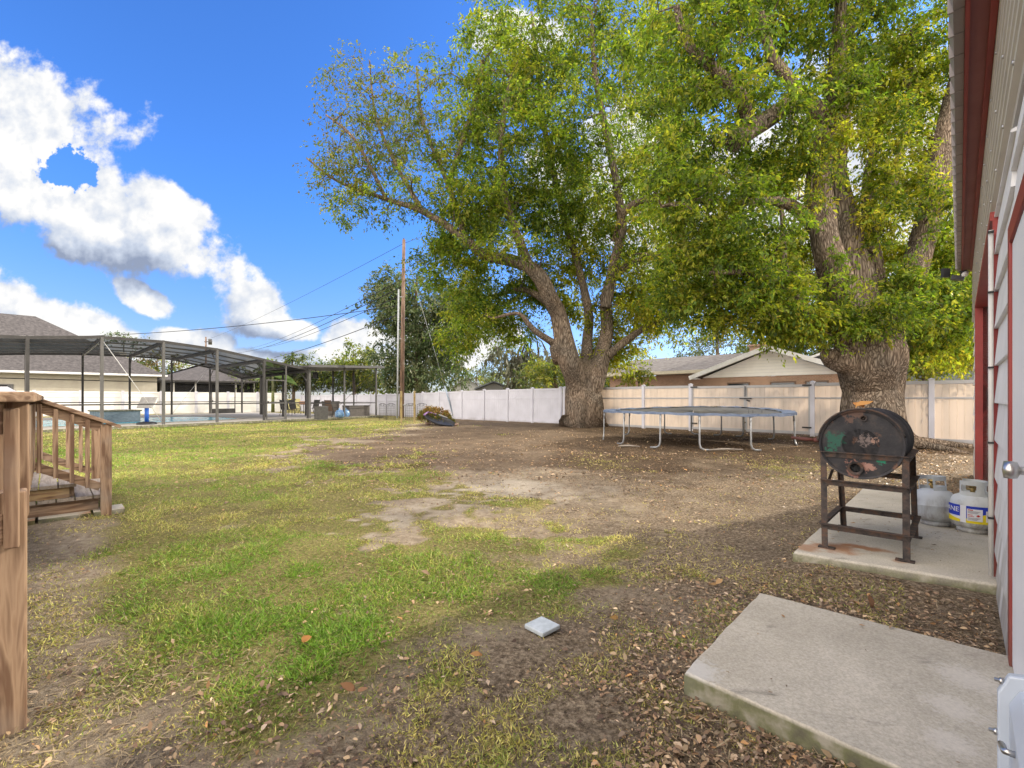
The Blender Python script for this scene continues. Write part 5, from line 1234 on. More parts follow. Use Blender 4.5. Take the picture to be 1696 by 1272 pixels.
def gate():
    root = thing('double_gate', Fp((tg0 + tg1) / 2), 'white vinyl double gate with black chain and latch, behind the trampoline', 'gate')
    tm = solve_t(1235)
    for a, b in ((tg0 + .09, tm - .03), (tm + .03, tg1 - .09)):
        lf = MB(); A, Bq = Fp(a), Fp(b); up = Vector((0, 0, 1))
        z0, z1 = .06, 1.80
        for z, h in ((z0 + .05, .1), (z1 - .05, .09), (1.34, .05)): lf.beam(A + up * z, Bq + up * z, .052, h)
        for p in (A, Bq): lf.beam(p + up * (z0 + .002), p + up * (z1 - .002), .055, .055, up=FU)
        g = obj('gate_leaf', lf, VRAIL, root)
        m = MB(); d = (Bq - A).normalized(); L = (Bq - A).length; k = int(L / .15); nrm = -FU
        pts = []
        for i in range(k):
            for f, o in ((0.02, 0), (.06, .007), (.94, .007), (.98, 0)): pts.append(A + d * (i + f) * L / k + nrm * o)
        for i in range(len(pts) - 1):
            p, q = pts[i], pts[i + 1]; m.poly([(p.x, p.y, z0 + .06), (q.x, q.y, z0 + .06), (q.x, q.y, z1 - .06), (p.x, p.y, z1 - .06)])
        obj('boards', m, VINYL_SUN, g)
    M_ = Fp(tm) - FU * .06; up = Vector((0, 0, 1))
    m = MB(); m.beam(M_ + FN * .2 + up * 1.3, M_ - FN * .22 + up * 1.3, .03, .045); m.beam(M_ - FN * .05 + up * 1.24, M_ - FN * .16 + up * 1.2, .03, .05); obj('latch', m, BLACK, root)
    m = MB()
    for i in range(9):
        c = M_ + up * (1.74 - i * .042) + FN * .012 * (-1) ** i; m.tube([c + FN * .02 + up * .024, c - FN * .02 + up * .02, c - FN * .018 - up * .024, c + FN * .02 - up * .022, c + FN * .02 + up * .024], .006, 6)
    obj('chain', m, BLACK, root)
    m = MB(); m.tube([M_ + FN * .03 + up * .02, M_ + FN * .03 + up * .62], .011, 8); m.box(M_ + FN * .03 + up * .4, (.02, .12, .05), FU); m.box(M_ + FN * .03 + up * .1, (.02, .1, .06), FU); obj('drop_rod', m, simple('old steel', (.2, .17, .13), rough=.6), root)
    for t in (tg0 + .02, tg1 - .02):
        m = MB(); m.beam(Fp(t) - FU * .075 + up * 1.76, Fp(t) - FU * .075 + up * 1.76 + FN * (.28 if t < tm else -.28), .012, .05); m.beam(Fp(t) - FU * .075 + up * .3, Fp(t) - FU * .075 + up * .3 + FN * (.28 if t < tm else -.28), .012, .05); obj('hinge', m, BLACK if t == tg0 + .02 else BLACK, root)
gate()

# ================================================================== trampoline
def trampoline():
    c = Vector((5.53, 13.9, 0)); R = 2.66
    root = thing('trampoline', c, 'round grey trampoline without net, tilted rim, in front of the white gate', 'trampoline')
    def zr(a): return .93 + .05 * math.sin(a) + .02 * math.cos(a + .6) + .03 * math.sin(2 * a)
    n = 72
    ring = [c + Vector((R * math.cos(2 * PI * i / n), R * math.sin(2 * PI * i / n), zr(2 * PI * i / n))) for i in range(n)]
    m = MB(); m.tube(ring + [ring[0]], .024, 8, cap=False); fr = obj('frame_ring', m, GALV, root)
    BLUEP = simple('faded blue grey pad', (0.075, 0.105, 0.17), (0.15, 0.185, 0.26), scale=5, rough=.55, bump=.2, bscale=20)
    MATM = simple('worn grey black mat', (0.045, 0.045, 0.046), (0.12, 0.115, 0.105), scale=2.5, rough=.7)
    def annulus(r0, r1, dz0, dz1, a_ok=lambda a: True, wav=0.0):
        m = MB()
        for i in range(144):
            a = 2 * PI * i / 144; b = 2 * PI * (i + 1) / 144
            if not a_ok(a): continue
            q = lambda r, t, dz: c + Vector((r * math.cos(t), r * math.sin(t), zr(t) + dz + wav * math.sin(t * 31) + wav * math.sin(t * 13 + r * 9)))
            m.poly([q(r0, a, dz0), q(r1, a, dz1), q(r1, b, dz1), q(r0, b, dz0)], True)
        return m
    m = annulus(0.02, R - .26, -.06, .0); mt = obj('mat', m, MATM, root)
    m = annulus(R - .32, R + .03, .018, .03, wav=.008); pd = obj('spring_pad', m, BLUEP, root)
    m = annulus(R + .028, R + .035, .03, -.035, wav=.006); obj('pad_skirt', m, BLUEP, pd)
    m = MB()
    for i in range(96):
        a = 2 * PI * i / 96; q = lambda r, dz: c + Vector((r * math.cos(a), r * math.sin(a), zr(a) + dz)); m.tube([q(R - .3, 0), q(R - .02, .0)], .01, 5)
    o = obj('springs', m, GALV, root)
    feet = [(1005, 727.5), (1015, 738), (1071, 748), (1162, 751), (1255, 749), (1312, 736), (1320, 728.5), (1281, 720), (1209, 719), (1144, 717), (1075, 713), (1026, 719)]
    for (px, py) in feet:
        g = G(px, py); d = g - c; a = math.atan2(d.y, d.x); out = Vector((math.cos(a), math.sin(a), 0)); tang = Vector((-out.y, out.x, 0))
        top = c + out * (R - .005) + Vector((0, 0, zr(a) - .03)); ft = c + out * (R + .02); ft.z = .035
        sgn = 1 if math.sin(3 * a) > 0 else -1
        m = MB(); m.tube([top, top.lerp(ft, .5), ft + Vector((0, 0, .14)) - out * .01, ft + Vector((0, 0, .04)) + tang * sgn * .02, ft + tang * sgn * .1 - Vector((0, 0, .01)), ft + tang * sgn * .26 - Vector((0, 0, .015))], .024, 10)
        lg = obj('leg', m, GALV, root)
        m = MB(); m.tube([top - Vector((0, 0, .22)), top + Vector((0, 0, .0))], .028, 10); obj('leg_sleeve', m, GALV, lg)
    m = MB(); q = c + Vector((-1.9, -1.9, .62))
    for px, py, l in ((1240, 688, .1), (1247, 692, .08), (1262, 690, .1)):
        hg = MB(); p = P(px, py, 13.0); hg.tube([Vector((p.x, p.y, .97)), p], .006, 5); obj('strap', hg, BLACK, root)
    for px, py, L, rz, lab in ((1042, 741, .55, -.25, 'pale fallen stick on the leaf litter left under the trampoline'), (1203, 747, .85, .05, 'longer grey stick lying under the right half of the trampoline')):
        g = G(px, py); s = MB(); e = Vector((math.cos(rz), math.sin(rz), 0)); s.tube([g - e * L / 2 + Vector((0, 0, .03)), g + Vector((0, .04, .045)), g + e * L / 2 + Vector((0, 0, .03))], [.02, .028, .016], 7)
        tag(obj('fallen_stick', s, simple('bleached wood', (.30, .27, .23), (.2, .17, .14), rough=.8), base=g), lab, 'stick', 'sticks under the trampoline')
trampoline()

# ================================================================== pool cage and patio roof
CD = Vector((.515, .857, 0)); CQ = Vector((-.857, .515, 0)); C0 = Vector((-16.0, 20.9, 0))
def Cp(s, q=0.0, z=0.0): return C0 + CD * s + CQ * q + Vector((0, 0, z))
SCR = screen_mat('charcoal insect screen', .16, (0.03, 0.03, 0.032)); SCR_D = screen_mat('dense charcoal screen', .58, (0.028, 0.028, 0.03)); SCR_R = screen_mat('screen roof', .80, (0.045, 0.047, 0.05))
QF = 15.0
near = [(-6.6, 3.45), (-4.38, 3.6), (-2.2, 3.86), (0, 3.90), (2.3, 3.76), (4.7, 3.42), (7.37, 3.02)]
farp = [(-4.0, 3.7), (-1.2, 4.0), (1.4, 4.2), (3.9, 4.27), (6.45, 4.24), (9.1, 3.75), (11.6, 3.0)]
def cage():
    root = thing('pool_cage', Cp(0), 'dark bronze screened pool cage with sloping mesh roof over the swimming pool', 'pool cage')
    for i, (s, z) in enumerate(near):
        m = MB(); m.beam(Cp(s, 0, -.05), Cp(s, 0, z), .1, .1, up=CD); obj('post', m, GREYM if i in (2, 3, 4) else DARKM, root)
    for i, (s, z) in enumerate(farp):
        m = MB(); m.beam(Cp(s, QF, -.05), Cp(s, QF, z), .1, .1, up=CD); obj('post', m, DARKM, root)
    m = MB(); m.beam(Cp(5.98, 0, 0), Cp(5.98, 0, 3.2), .06, .06, up=CD); obj('post', m, GREYM, root)
    for L, q in ((near, 0), (farp, QF)):
        for i in range(len(L) - 1):
            (s0, z0), (s1, z1) = L[i], L[i + 1]
            m = MB(); m.beam(Cp(s0, q, z0), Cp(s1, q, z1), .07, .12); obj('eave_beam', m, DARKM, root)
            for zz in (1.04, .03) + ((2.5,) if q == QF else ()):
                m = MB(); m.beam(Cp(s0 + .05, q, zz), Cp(s1 - .05, q, zz), .05, .06); obj('chair_rail', m, DARKM, root)
    for (s0, z0), (s1, z1) in zip(near, farp):
        m = MB(); m.beam(Cp(s0, 0, z0 - .04), Cp(s1, QF, z1 - .04), .08, .22); obj('roof_beam', m, DARKM, root)
        m = MB(); a = Cp(s0, .0, z0 - .75); b = Cp(s0, 0, z0 - .06).lerp(Cp(s1, QF, z1 - .06), .09); m.beam(a, b, .045, .045); obj('brace', m, GREYM, root); m = MB()
        a = Cp(s1, QF, z1 - .85); b = Cp(s0, 0, z0 - .06).lerp(Cp(s1, QF, z1 - .06), .90); m.beam(a, b, .045, .045); obj('brace', m, GREYM, root)
    for i in range(len(near) - 1):
        A = [Cp(near[j][0], 0, near[j][1]).lerp(Cp(farp[j][0], QF, farp[j][1]), f) for f in (0, 1) for j in (i, i + 1)]
        m = MB(); m.poly([A[0], A[1], A[3], A[2]]); obj('roof_screen', m, SCR_R, root)
        for f in (.2, .4, .6, .8):
            m = MB(); m.beam(A[0].lerp(A[2], f), A[1].lerp(A[3], f), .05, .07); obj('purlin', m, GREYM, root)
    for (s, q0, q1) in ((near[-1][0], 0, QF),):
        m = MB(); m.beam(Cp(7.37, .1, 1.04), Cp(11.6, QF, 1.04), .05, .06); obj('chair_rail', m, DARKM, root); m = MB(); m.beam(Cp(7.37, 0, 3.0), Cp(11.6, QF, 3.0), .08, .12); obj('eave_beam', m, DARKM, root)
        for f in (.3, .62):
            p = Cp(7.37, 0, 0).lerp(Cp(11.6, QF, 0), f); m = MB(); m.beam(p, p + Vector((0, 0, 3.0)), .1 if f < .5 else .22, .1 if f < .5 else .22, up=CD); obj('post', m, DARKM, root)
    m = MB(); m.tube([Cp(-2.2, .02, 3.78), Cp(0, .02, .15)], .012, 6); obj('cable_brace', m, simple('white cable', (.6, .6, .58), rough=.5), root)
    m = MB(); m.tube([Cp(8.9, QF - .05, 3.6), Cp(6.5, QF - .05, .2)], .012, 6); obj('cable_brace', m, simple('white cable', (.6, .6, .58), rough=.5), root)
    # screen doors
    for (s0, s1, q, zt, mat) in ((4.83, 5.9, -.03, 2.35, GREYM), (9.2, 11.0, QF - .06, 2.5, DARKM)):
        m = MB()
        for s in (s0, s1): m.beam(Cp(s, q, .06), Cp(s, q, zt), .06, .05, up=CD)
        for z, h in ((.12, .12), (1.04, .06), (zt - .03, .06)): m.beam(Cp(s0, q, z), Cp(s1, q, z), .04, h)
        if q > 1: m.beam(Cp(s0, q, .3), Cp(s1, q, .3), .03, .35)
        d = obj('screen_door', m, mat, root)
        m = MB(); m.box(Cp(s0 + .06, q - .05, 1.1), (.05, .05, .12), CD); obj('handle', m, BLACK, d)
cage()
def patio_roof():
    root = thing('patio_cover', Cp(10, 2), 'flat dark metal patio roof on posts with screened walls, right end of the pool cage', 'patio cover')
    s0, s1, Q = 7.45, 12.67, 4.6
    m = MB()
    z0, z1 = 3.16, 3.42
    a = [Cp(s0 - .25, -.35, z0), Cp(s1 + .35, -.35, z1), Cp(s1 + .35, Q + .4, z1 - .05), Cp(s0 - .25, Q + .4, z0 - .05)]
    m.hexa(a, [p + Vector((0, 0, .11)) for p in a]); obj('roof_panel', m, DARKM, root)
    m = MB(); m.beam(Cp(s0 - .25, -.4, z0 + .07), Cp(s1 + .35, -.4, z1 + .07), .1, .15); obj('gutter', m, GREYM, root)
    for s, q, w in ((s0, 0, .15), (10.0, 0, .08), (s1, 0, .09), (s1, Q, .09), (10.4, Q, .08), (8.9, Q, .08), (s0, Q, .09), (s1, 2.3, .07)):
        zt = z0 + (z1 - z0) * (s - s0) / (s1 - s0) - .02
        m = MB(); m.beam(Cp(s, q, 0), Cp(s, q, zt), w, w, up=CD); obj('post', m, GREYM if q == 0 else DARKM, root)
    for q in (0, Q):
        
        for zz in (1.0, .05):
            m = MB(); m.beam(Cp(s0 + .1, q, zz), Cp(s1 - .06, q, zz), .05, .06); obj('chair_rail', m, DARKM, root)
        for a, b in ((s0, 10.0), (10.0, s1)):
            if q: m = MB(); m.poly([Cp(a, q, 1.78), Cp(b, q, 1.78), Cp(b, q, z1 - .1), Cp(a, q, z0 - .05)]); obj('screen', m, SCR_D, root)
    m = MB(); m.beam(Cp(s1, 0, 1.0), Cp(s1, Q, 1.0), .05, .06); obj('chair_rail', m, DARKM, root); m = MB(); m.tube([Cp(s1 - .02, .1, 3.2), Cp(s1 - .02, Q, .3)], .012, 6); obj('cable_brace', m, GREYM, root)
    m = MB(); m.poly([Cp(s1, 0, 1.78), Cp(s1, Q, 1.78), Cp(s1, Q, z1 - .1), Cp(s1, 0, z1 - .1)]); obj('screen', m, SCR_D, root)
    l = thing('hanging_lantern', Cp(8.6, 1.0, 2.6), 'small black lantern hanging under the patio roof', 'lamp')
    m = MB(); p = Cp(8.6, 1.0, 0); m.tube([p + Vector((0, 0, 3.1)), p + Vector((0, 0, 2.95))], .02, 6); obj('rod', m, BLACK, l)
    m = MB(); m.box(p + Vector((0, 0, 2.75)), (.24, .24, .36)); m.prism([p + Vector((.14, .14, 2.94)), p + Vector((-.14, .14, 2.94)), p + Vector((-.14, -.14, 2.94)), p + Vector((.14, -.14, 2.94))], (0, 0, .03)); obj('lamp_body', m, BLACK, l, bevel=.02)
    f = thing('ceiling_fan', Cp(8.0, 2.2, 2.8), 'dark ceiling fan under the left end of the patio roof', 'fan')
    p = Cp(8.0, 2.2, 0); m = MB(); m.tube([p + Vector((0, 0, 3.12)), p + Vector((0, 0, 2.8))], .03, 8); m.lathe([(.08, 2.7), (.12, 2.74), (.12, 2.82), (.05, 2.86)], p, 16); obj('motor', m, BLACK, f)
    for i in range(4):
        a = i * PI / 2 + .5; e = Vector((math.cos(a), math.sin(a), 0)); m = MB(); m.beam(p + e * .12 + Vector((0, 0, 2.76)), p + e * .72 + Vector((0, 0, 2.77)), .13, .012); obj('blade', m, DARKM, f)
patio_roof()
# deck, pool, kerb
DECKC = concrete('pool deck concrete', (0.40, 0.37, 0.33), (0.50, 0.47, 0.42))
m = MB(); a = [Cp(-9, -.12), Cp(13.1, -.12), Cp(13.1, QF + .6), Cp(-9, QF + .6)]
b = [p + Vector((0, 0, .09)) for p in a]
m.hexa([p - Vector((0, 0, .3)) for p in a], b); structure('pool_deck', m, DECKC, base=Cp(0))
m = MB(); m.beam(Cp(-9, -.2, .055), Cp(13.1, -.2, .055), .16, .12); structure('deck_kerb', m, concrete('pale kerb concrete', (0.45, 0.42, 0.37), (0.55, 0.52, 0.46)), base=Cp(0))
def pool():
    mt, t = newmat('pool water')
    co = t.add('ShaderNodeTexCoord'); nz = t.add('ShaderNodeTexNoise', Scale=2.5, Detail=3.0); t.link(co.outputs['Object'], nz.inputs['Vector'])
    col = ramp(t, nz.outputs[0], [(.35, (0.03, 0.33, 0.48)), (.65, (0.14, 0.52, 0.62))])
    bs = t.add('ShaderNodeBsdfPrincipled', Roughness=.2); bs.inputs['Specular IOR Level'].default_value = .25; t.link(col, bs.inputs['Base Color']); bp = t.add('ShaderNodeBump', Strength=.25, Distance=.03); t.link(nz.outputs[0], bp.inputs['Height']); t.link(bp.outputs[0], bs.inputs['Normal'])
    o = t.add('ShaderNodeOutputMaterial'); t.link(bs.outputs[0], o.inputs[0])
    m = MB(); pts = []
    for i in range(48):
        a = 2 * PI * i / 48; r = 1 / ((abs(math.cos(a)) ** 4 + abs(math.sin(a)) ** 4) ** .25)
        pts.append(Cp(-.4 + 6.0 * r * math.cos(a), 6.4 + 4.0 * r * math.sin(a), .098))
    m.poly(pts); structure('pool_water', m, mt, base=Cp(0))
    m = MB()
    for i in range(48):
        j = (i + 1) % 48; c = Cp(-.4, 6.4, .098); k = 1.06
        m.hexa([pts[i], pts[j], c + (pts[j] - c) * k, c + (pts[i] - c) * k], [p + Vector((0, 0, .012)) for p in (pts[i], pts[j], c + (pts[j] - c) * k, c + (pts[i] - c) * k)])
    structure('pool_coping', m, DECKC, base=Cp(0))
    TILE = brick_mat('blue grey mosaic tile', (0.12, 0.17, 0.22), (0.20, 0.26, 0.31), (0.4, 0.42, 0.42), sc=6, rot=.9)
    sp = thing('spa', P(165, 700, 22.5) * 1.0, 'raised spa clad in blue grey tile beside the pool, behind the stair rail', 'spa')
    b = Vector(((165 - 848) / FOC * 22.5, 22.5, 0.09)); sp.location = b; BASE[sp.name] = b
    m = MB(); m.box(b + Vector((-.1, 1.0, .28)), (1.5, 1.6, .55), CD.cross(Vector((0, 0, 1)))); obj('tiled_wall', m, TILE, sp)
    m = MB(); m.box(b + Vector((-.1, 1.0, .59)), (1.62, 1.72, .07), CD.cross(Vector((0, 0, 1)))); obj('coping', m, DECKC, sp, bevel=.015)
pool()
def hoop():
    b = Vector(((244 - 848) / FOC * 20.6, 20.6, .09)) + CQ * 1.3
    b = Cp(-.3, .9, .09)
    b = Vector(((243 - 848) / FOC * 21.3, 21.3, .09))
    r = thing('pool_basketball_hoop', b, 'pool basketball stand with grey backboard on a blue pole and black base', 'basketball hoop')
    m = MB(); m.lathe([(0, 0), (.38, 0), (.40, .04), (.34, .1), (.12, .13), (0, .13)], b, 24); obj('base', m, BLACK, r)
    m = MB(); m.tube([b + Vector((0, 0, .1)), b + Vector((0, 0, .78))], .085, 14); obj('pole', m, flat('blue pole paint', (0.02, 0.10, 0.42)), r)
    c = b + Vector((.0, .0, 1.02)); xa = Vector((.97, -.2, 0)); za = Vector((.1, .45, .9)).normalized()
    m = MB(); m.box(c, (.86, .06, .58), xa, None, za); obj('backboard', m, simple('grey plastic board', (.36, .35, .34), (.28, .27, .26), rough=.5), r, bevel=.05)
    m = MB(); m.box(c + Vector((.0, .06, -.02)), (.95, .05, .5), xa, None, za); obj('backboard_rim', m, WHITEP, r, bevel=.06)
    m = MB(); h = c + Vector((0, .3, -.05)); m.tube([h + Vector((math.cos(2 * PI * i / 20) * .2, math.sin(2 * PI * i / 20) * .2, 0)) for i in range(21)], .012, 6); obj('hoop_ring', m, flat('orange ring', (.5, .12, .02)), r)
hoop()
# patio furniture
SLING = simple('brown sling fabric', (0.15, 0.10, 0.075), (0.11, 0.075, 0.055), scale=30, rough=.8)
SLINGD = simple('charcoal sling fabric', (0.05, 0.05, 0.05), (0.08, 0.08, 0.08), scale=30, rough=.8)
def chair(loc, rz, label, sling, frame, group):
    r = thing('patio_chair', loc, label, 'chair', group, rz)
    m = MB(); m.box((0, -.02, .42), (.54, .52, .025)); obj('seat', m, sling, r, local=True)
    m = MB(); m.box((0, .33, .76), (.54, .025, .70), (1, 0, 0), None, (0, .22, 1)); obj('backrest', m, sling, r, local=True)
    for sx in (-1, 1):
        m = MB(); m.tube([(sx * .29, -.26, 0), (sx * .29, -.27, .42), (sx * .29, -.24, .64), (sx * .29, .2, .65)], .017, 7); obj('leg', m, frame, r, local=True)
        m = MB(); m.tube([(sx * .28, .38, 0), (sx * .28, .2, .42), (sx * .28, .28, .62), (sx * .28, .42, 1.12)], .017, 7); obj('leg', m, frame, r, local=True)
    return r
def on_deck(px, py): return G(px, py, .09)
PG = 'patio dining chairs'
chair(on_deck(551, 691), 2.7, 'brown sling chair with high back beside the blue bags', SLING, DARKM, PG)
chair(on_deck(474, 688), .9, 'charcoal chair left of the patio table, nearest the screen door', SLINGD, DARKM, PG)
chair(on_deck(489, 686), 2.9, 'charcoal chair pushed in front of the patio table', SLINGD, DARKM, PG)
chair(on_deck(519, 685), 4.3, 'charcoal chair right of the patio table', SLINGD, DARKM, PG)
chair(on_deck(430, 683), 5.2, 'white resin chair alone inside the cage, left of the screen door', WHITEP, WHITEP, PG)
def table():
    b = on_deck(503, 684); r = thing('patio_table', b, 'dark round patio table with crossed legs among the charcoal chairs', 'table')
    m = MB(); m.lathe([(0, .70), (.62, .70), (.64, .715), (.62, .73), (0, .73)], b, 28); obj('tabletop', m, DARKM, r)
    for i in range(4):
        a = i * PI / 2 + .4; e = Vector((math.cos(a), math.sin(a), 0)); m = MB(); m.tube([b + e * .45, b + e * .2 + Vector((0, 0, .35)), b + e * .45 + Vector((0, 0, .7))], .02, 6); obj('leg', m, DARKM, r)
    k = b + Vector((-.12, 0, .73)); t = thing('orange_box', k, 'small orange-brown box lying on the patio table', 'box')
    m = MB(); m.box(k + Vector((0, 0, .11)), (.46, .3, .2), (1, .3, 0)); obj('body', m, simple('orange card', (.42, .2, .1), (.35, .16, .08)), t, bevel=.01)
    m = MB(); m.box(k + Vector((0, 0, .225)), (.48, .32, .03), (1, .3, 0)); obj('lid', m, simple('orange card', (.42, .2, .1)), t, bevel=.006)
table()
def bin_():
    b = on_deck(532, 694.5); r = thing('trash_bin', b, 'dark grey slatted bin left of the brown sling chair', 'bin')
    m = MB(); m.box(b + Vector((0, 0, .36)), (.56, .5, .72), CD)
    for i in range(9): m.box(b + CD * (-.24 + i * .06) + Vector((0, 0, .36)) - CQ * .255, (.03, .012, .66), CD)
    obj('body', m, simple('charcoal plastic', (.07, .068, .065), (.1, .097, .092), rough=.6), r)
    m = MB(); m.box(b + Vector((0, 0, .745)), (.6, .54, .04), CD); obj('lid', m, simple('charcoal plastic', (.07, .068, .065)), r, bevel=.01)
bin_()
def deckbox(b, L, h, label):
    r = thing('storage_box', b, label, 'storage box', 'patio storage boxes'); col_ = simple('grey brown resin', (.14, .125, .115), (.11, .10, .09), scale=5, rough=.6)
    m = MB(); m.box(b + Vector((0, 0, h / 2)), (L, .65, h), CD)
    k = int(L / .09)
    for i in range(k): m.box(b + CD * (-L / 2 + .05 + i * .09) + Vector((0, 0, h / 2 - .02)) - CQ * .33, (.05, .015, h - .12), CD)
    obj('body', m, col_, r)
    m = MB(); m.box(b + Vector((0, 0, h + .03)), (L + .06, .7, .06), CD); obj('lid', m, simple('dark resin lid', (.075, .07, .068), rough=.5), r, bevel=.015)
deckbox(Cp(11.55, .7, .09), 1.75, .68, 'long ribbed grey storage box at the right end of the patio')
deckbox(Cp(11.4, 3.2, .09), .95, .95, 'shorter dark storage box behind the long one')
def bags():
    mt = simple('blue plastic bag', (.05, .15, .36), (.22, .36, .52), scale=9, rough=.3, spec=.6)
    for i, (px, py, r_) in enumerate(((562, 691.5, .27), (572, 690.5, .25))):
        b = on_deck(px, py); m = MB(); rg = random.Random(i)
        prof = [(0, 0), (r_ * .8, .0), (r_, .14), (r_ * .95, .34), (r_ * .6, .46), (r_ * .15, .5), (r_ * .3, .6), (0, .58)]
        m.lathe(prof, b, 22)
        m.v = [tuple(Vector(v) + Vector((mnoise.noise(Vector(v) * 7), mnoise.noise(Vector(v) * 7 + Vector((9, 0, 0))), 0)) * .09) for v in m.v]
        tag(obj('plastic_bag', m, mt, base=b), ('left of the two crumpled blue plastic bags beside the brown chair', 'right of the two crumpled blue plastic bags, against the storage box')[i], 'bag', 'blue bags on the patio')
bags()

# ================================================================== white fence behind the pool
def pool_fence():
    un = 47.6
    root = thing('pool_fence', W(5, un), 'sunlit white panel fence behind the swimming pool, below the tan house wall', 'fence')
    us = list(np.arange(-10.5, 18.5, 2.44)); VS = vinyl_mat('bright white vinyl', (0.86, 0.85, 0.83), 0, (1, 1, 1))  # whiter than the posts, sunlight put into the panel colour
    for i, u in enumerate(us):
        m = MB(); m.ubox(u - .09, u + .09, un - .16, un + .05, -.2, 1.92); obj('post', m, VINYL, root, bevel=.01)
        if i:
            m = MB(); m.ubox(us[i - 1] + .09, u - .09, un - .02, un + .02, -.1, 1.83); m.ubox(us[i - 1] + .09, u - .09, un - .045, un - .021, 1.74, 1.85); m.ubox(us[i - 1] + .09, u - .09, un - .045, un - .021, 1.40, 1.45); m.ubox(us[i - 1] + .09, u - .09, un - .045, un - .021, 0, .1)
            obj('panel', m, VS, root)
pool_fence()

# ================================================================== houses
SHGL = simple('grey brown shingle', (0.052, 0.048, 0.047), (0.08, 0.073, 0.071), scale=5, rough=.95, c3=(0.11, 0.10, 0.097), bump=.3, bscale=30)
SHGL2 = simple('lichened brown shingle', (0.11, 0.098, 0.085), (0.175, 0.158, 0.14), scale=3, stretch=(1, 1, 5), rough=.95, c3=(0.23, 0.21, 0.19), bump=.3, bscale=30)
TAN = simple('tan stucco', (0.40, 0.37, 0.30), (0.35, 0.32, 0.26), scale=2, rough=.9, bump=.2, bscale=80)
def hip(m, u0, u1, n0, n1, ze, zr, ov=.5, t=.0):
    u0 -= ov; u1 += ov; n0 -= ov; n1 += ov; h = (n1 - n0) / 2; nm = (n0 + n1) / 2
    a, b, c, d = W(u0, n0, ze), W(u1, n0, ze), W(u1, n1, ze), W(u0, n1, ze); r0, r1 = W(u0 + h, nm, zr), W(u1 - h, nm, zr)
    m.poly([a, b, r1, r0]); m.poly([b, c, r1]); m.poly([c, d, r0, r1]); m.poly([d, a, r0])
    m.poly([d, c, b, a])
def left_house():
    r = thing('tan_house', W(-4, 58), 'tan stucco house with grey hip roof, behind the pool at far left', 'house')
    u0, u1, n0, n1 = -24, 6.9, 52, 67.5
    m = MB(); m.ubox(u0, u1, n0, n1, -.2, 3.25); w = obj('wall', m, TAN, r)
    m = MB(); hip(m, u0, u1, n0, n1, 3.42, 8.75, .55); rf = obj('roof', m, SHGL, r)
    m = MB(); m.ubox(u0 - .55, u1 + .56, n0 - .68, n0 - .552, 3.28, 3.44); m.ubox(u1 + .552, u1 + .68, n0 - .68, n1 + .5, 3.28, 3.44); m.ubox(u0 - .5, u1 + .5, n0 - .5, n0 - .01, 3.25, 3.27); obj('gutter', m, WHITEM, r)
    m = MB(); a = P(25, 532, 41.5); b = P(65, 534, 42.4); m.beam(a, b, .25, .16); obj('roof_vent', m, simple('pinkish vent', (.36, .26, .23), rough=.7), rf)
    # higher front wing whose white fascia shows left of the cage
    m = MB(); m.ubox(-24, 1.2, 50.2, 51.7, 5.3, 5.45); 
    m = MB(); a = P(-60, 556, 37.5); b = P(88, 559, 38.5); m.beam(a, b, .3, .2); obj('upper_fascia', m, WHITEM, r)
    # opening with dark screen door on the wall left end
    m = MB(); m.ubox(-3.4, -1.9, n0 - .06, n0 - .01, 0, 2.4); d = obj('sliding_door', m, GREYM, r)
    m = MB(); m.ubox(-3.25, -2.05, n0 - .075, n0 - .062, .15, 2.25); obj('pane', m, simple('dark glass', (.03, .035, .04), rough=.1, spec=.6), d)
    m = MB(); p = W(6.2, 60, 0); m.beam(W(5.2, 62, 5.0), W(5.2, 62, 6.1), .9, .5); obj('chimney', m, TAN, rf)
left_house()
def second_house():
    r = thing('grey_house', W(12, 60), 'low house with grey hip roof and dark screened porch, seen through the cage', 'house')
    m = MB(); m.ubox(7.6, 17.5, 55.5, 66, -.2, 3.05); obj('wall', m, simple('grey stucco', (.16, .155, .145), (.12, .115, .11), rough=.9), r)
    m = MB(); hip(m, 7.6, 17.5, 55.5, 66, 3.1, 5.3, .5); obj('roof', m, SHGL, r)
    m = MB(); m.ubox(7.2, 17.9, 54.8, 54.95, 2.95, 3.12); obj('gutter', m, DARKM, r)
    for u in (8.6, 10.4, 12.2, 14.0, 15.8):
        m = MB(); m.ubox(u, u + .12, 55.3, 55.45, 0, 3.0); obj('porch_post', m, PIPEW, r)
    m = MB(); m.ubox(8.0, 17.2, 55.35, 55.4, .2, 3.0); obj('porch_screen', m, SCR_D, r)
second_house()
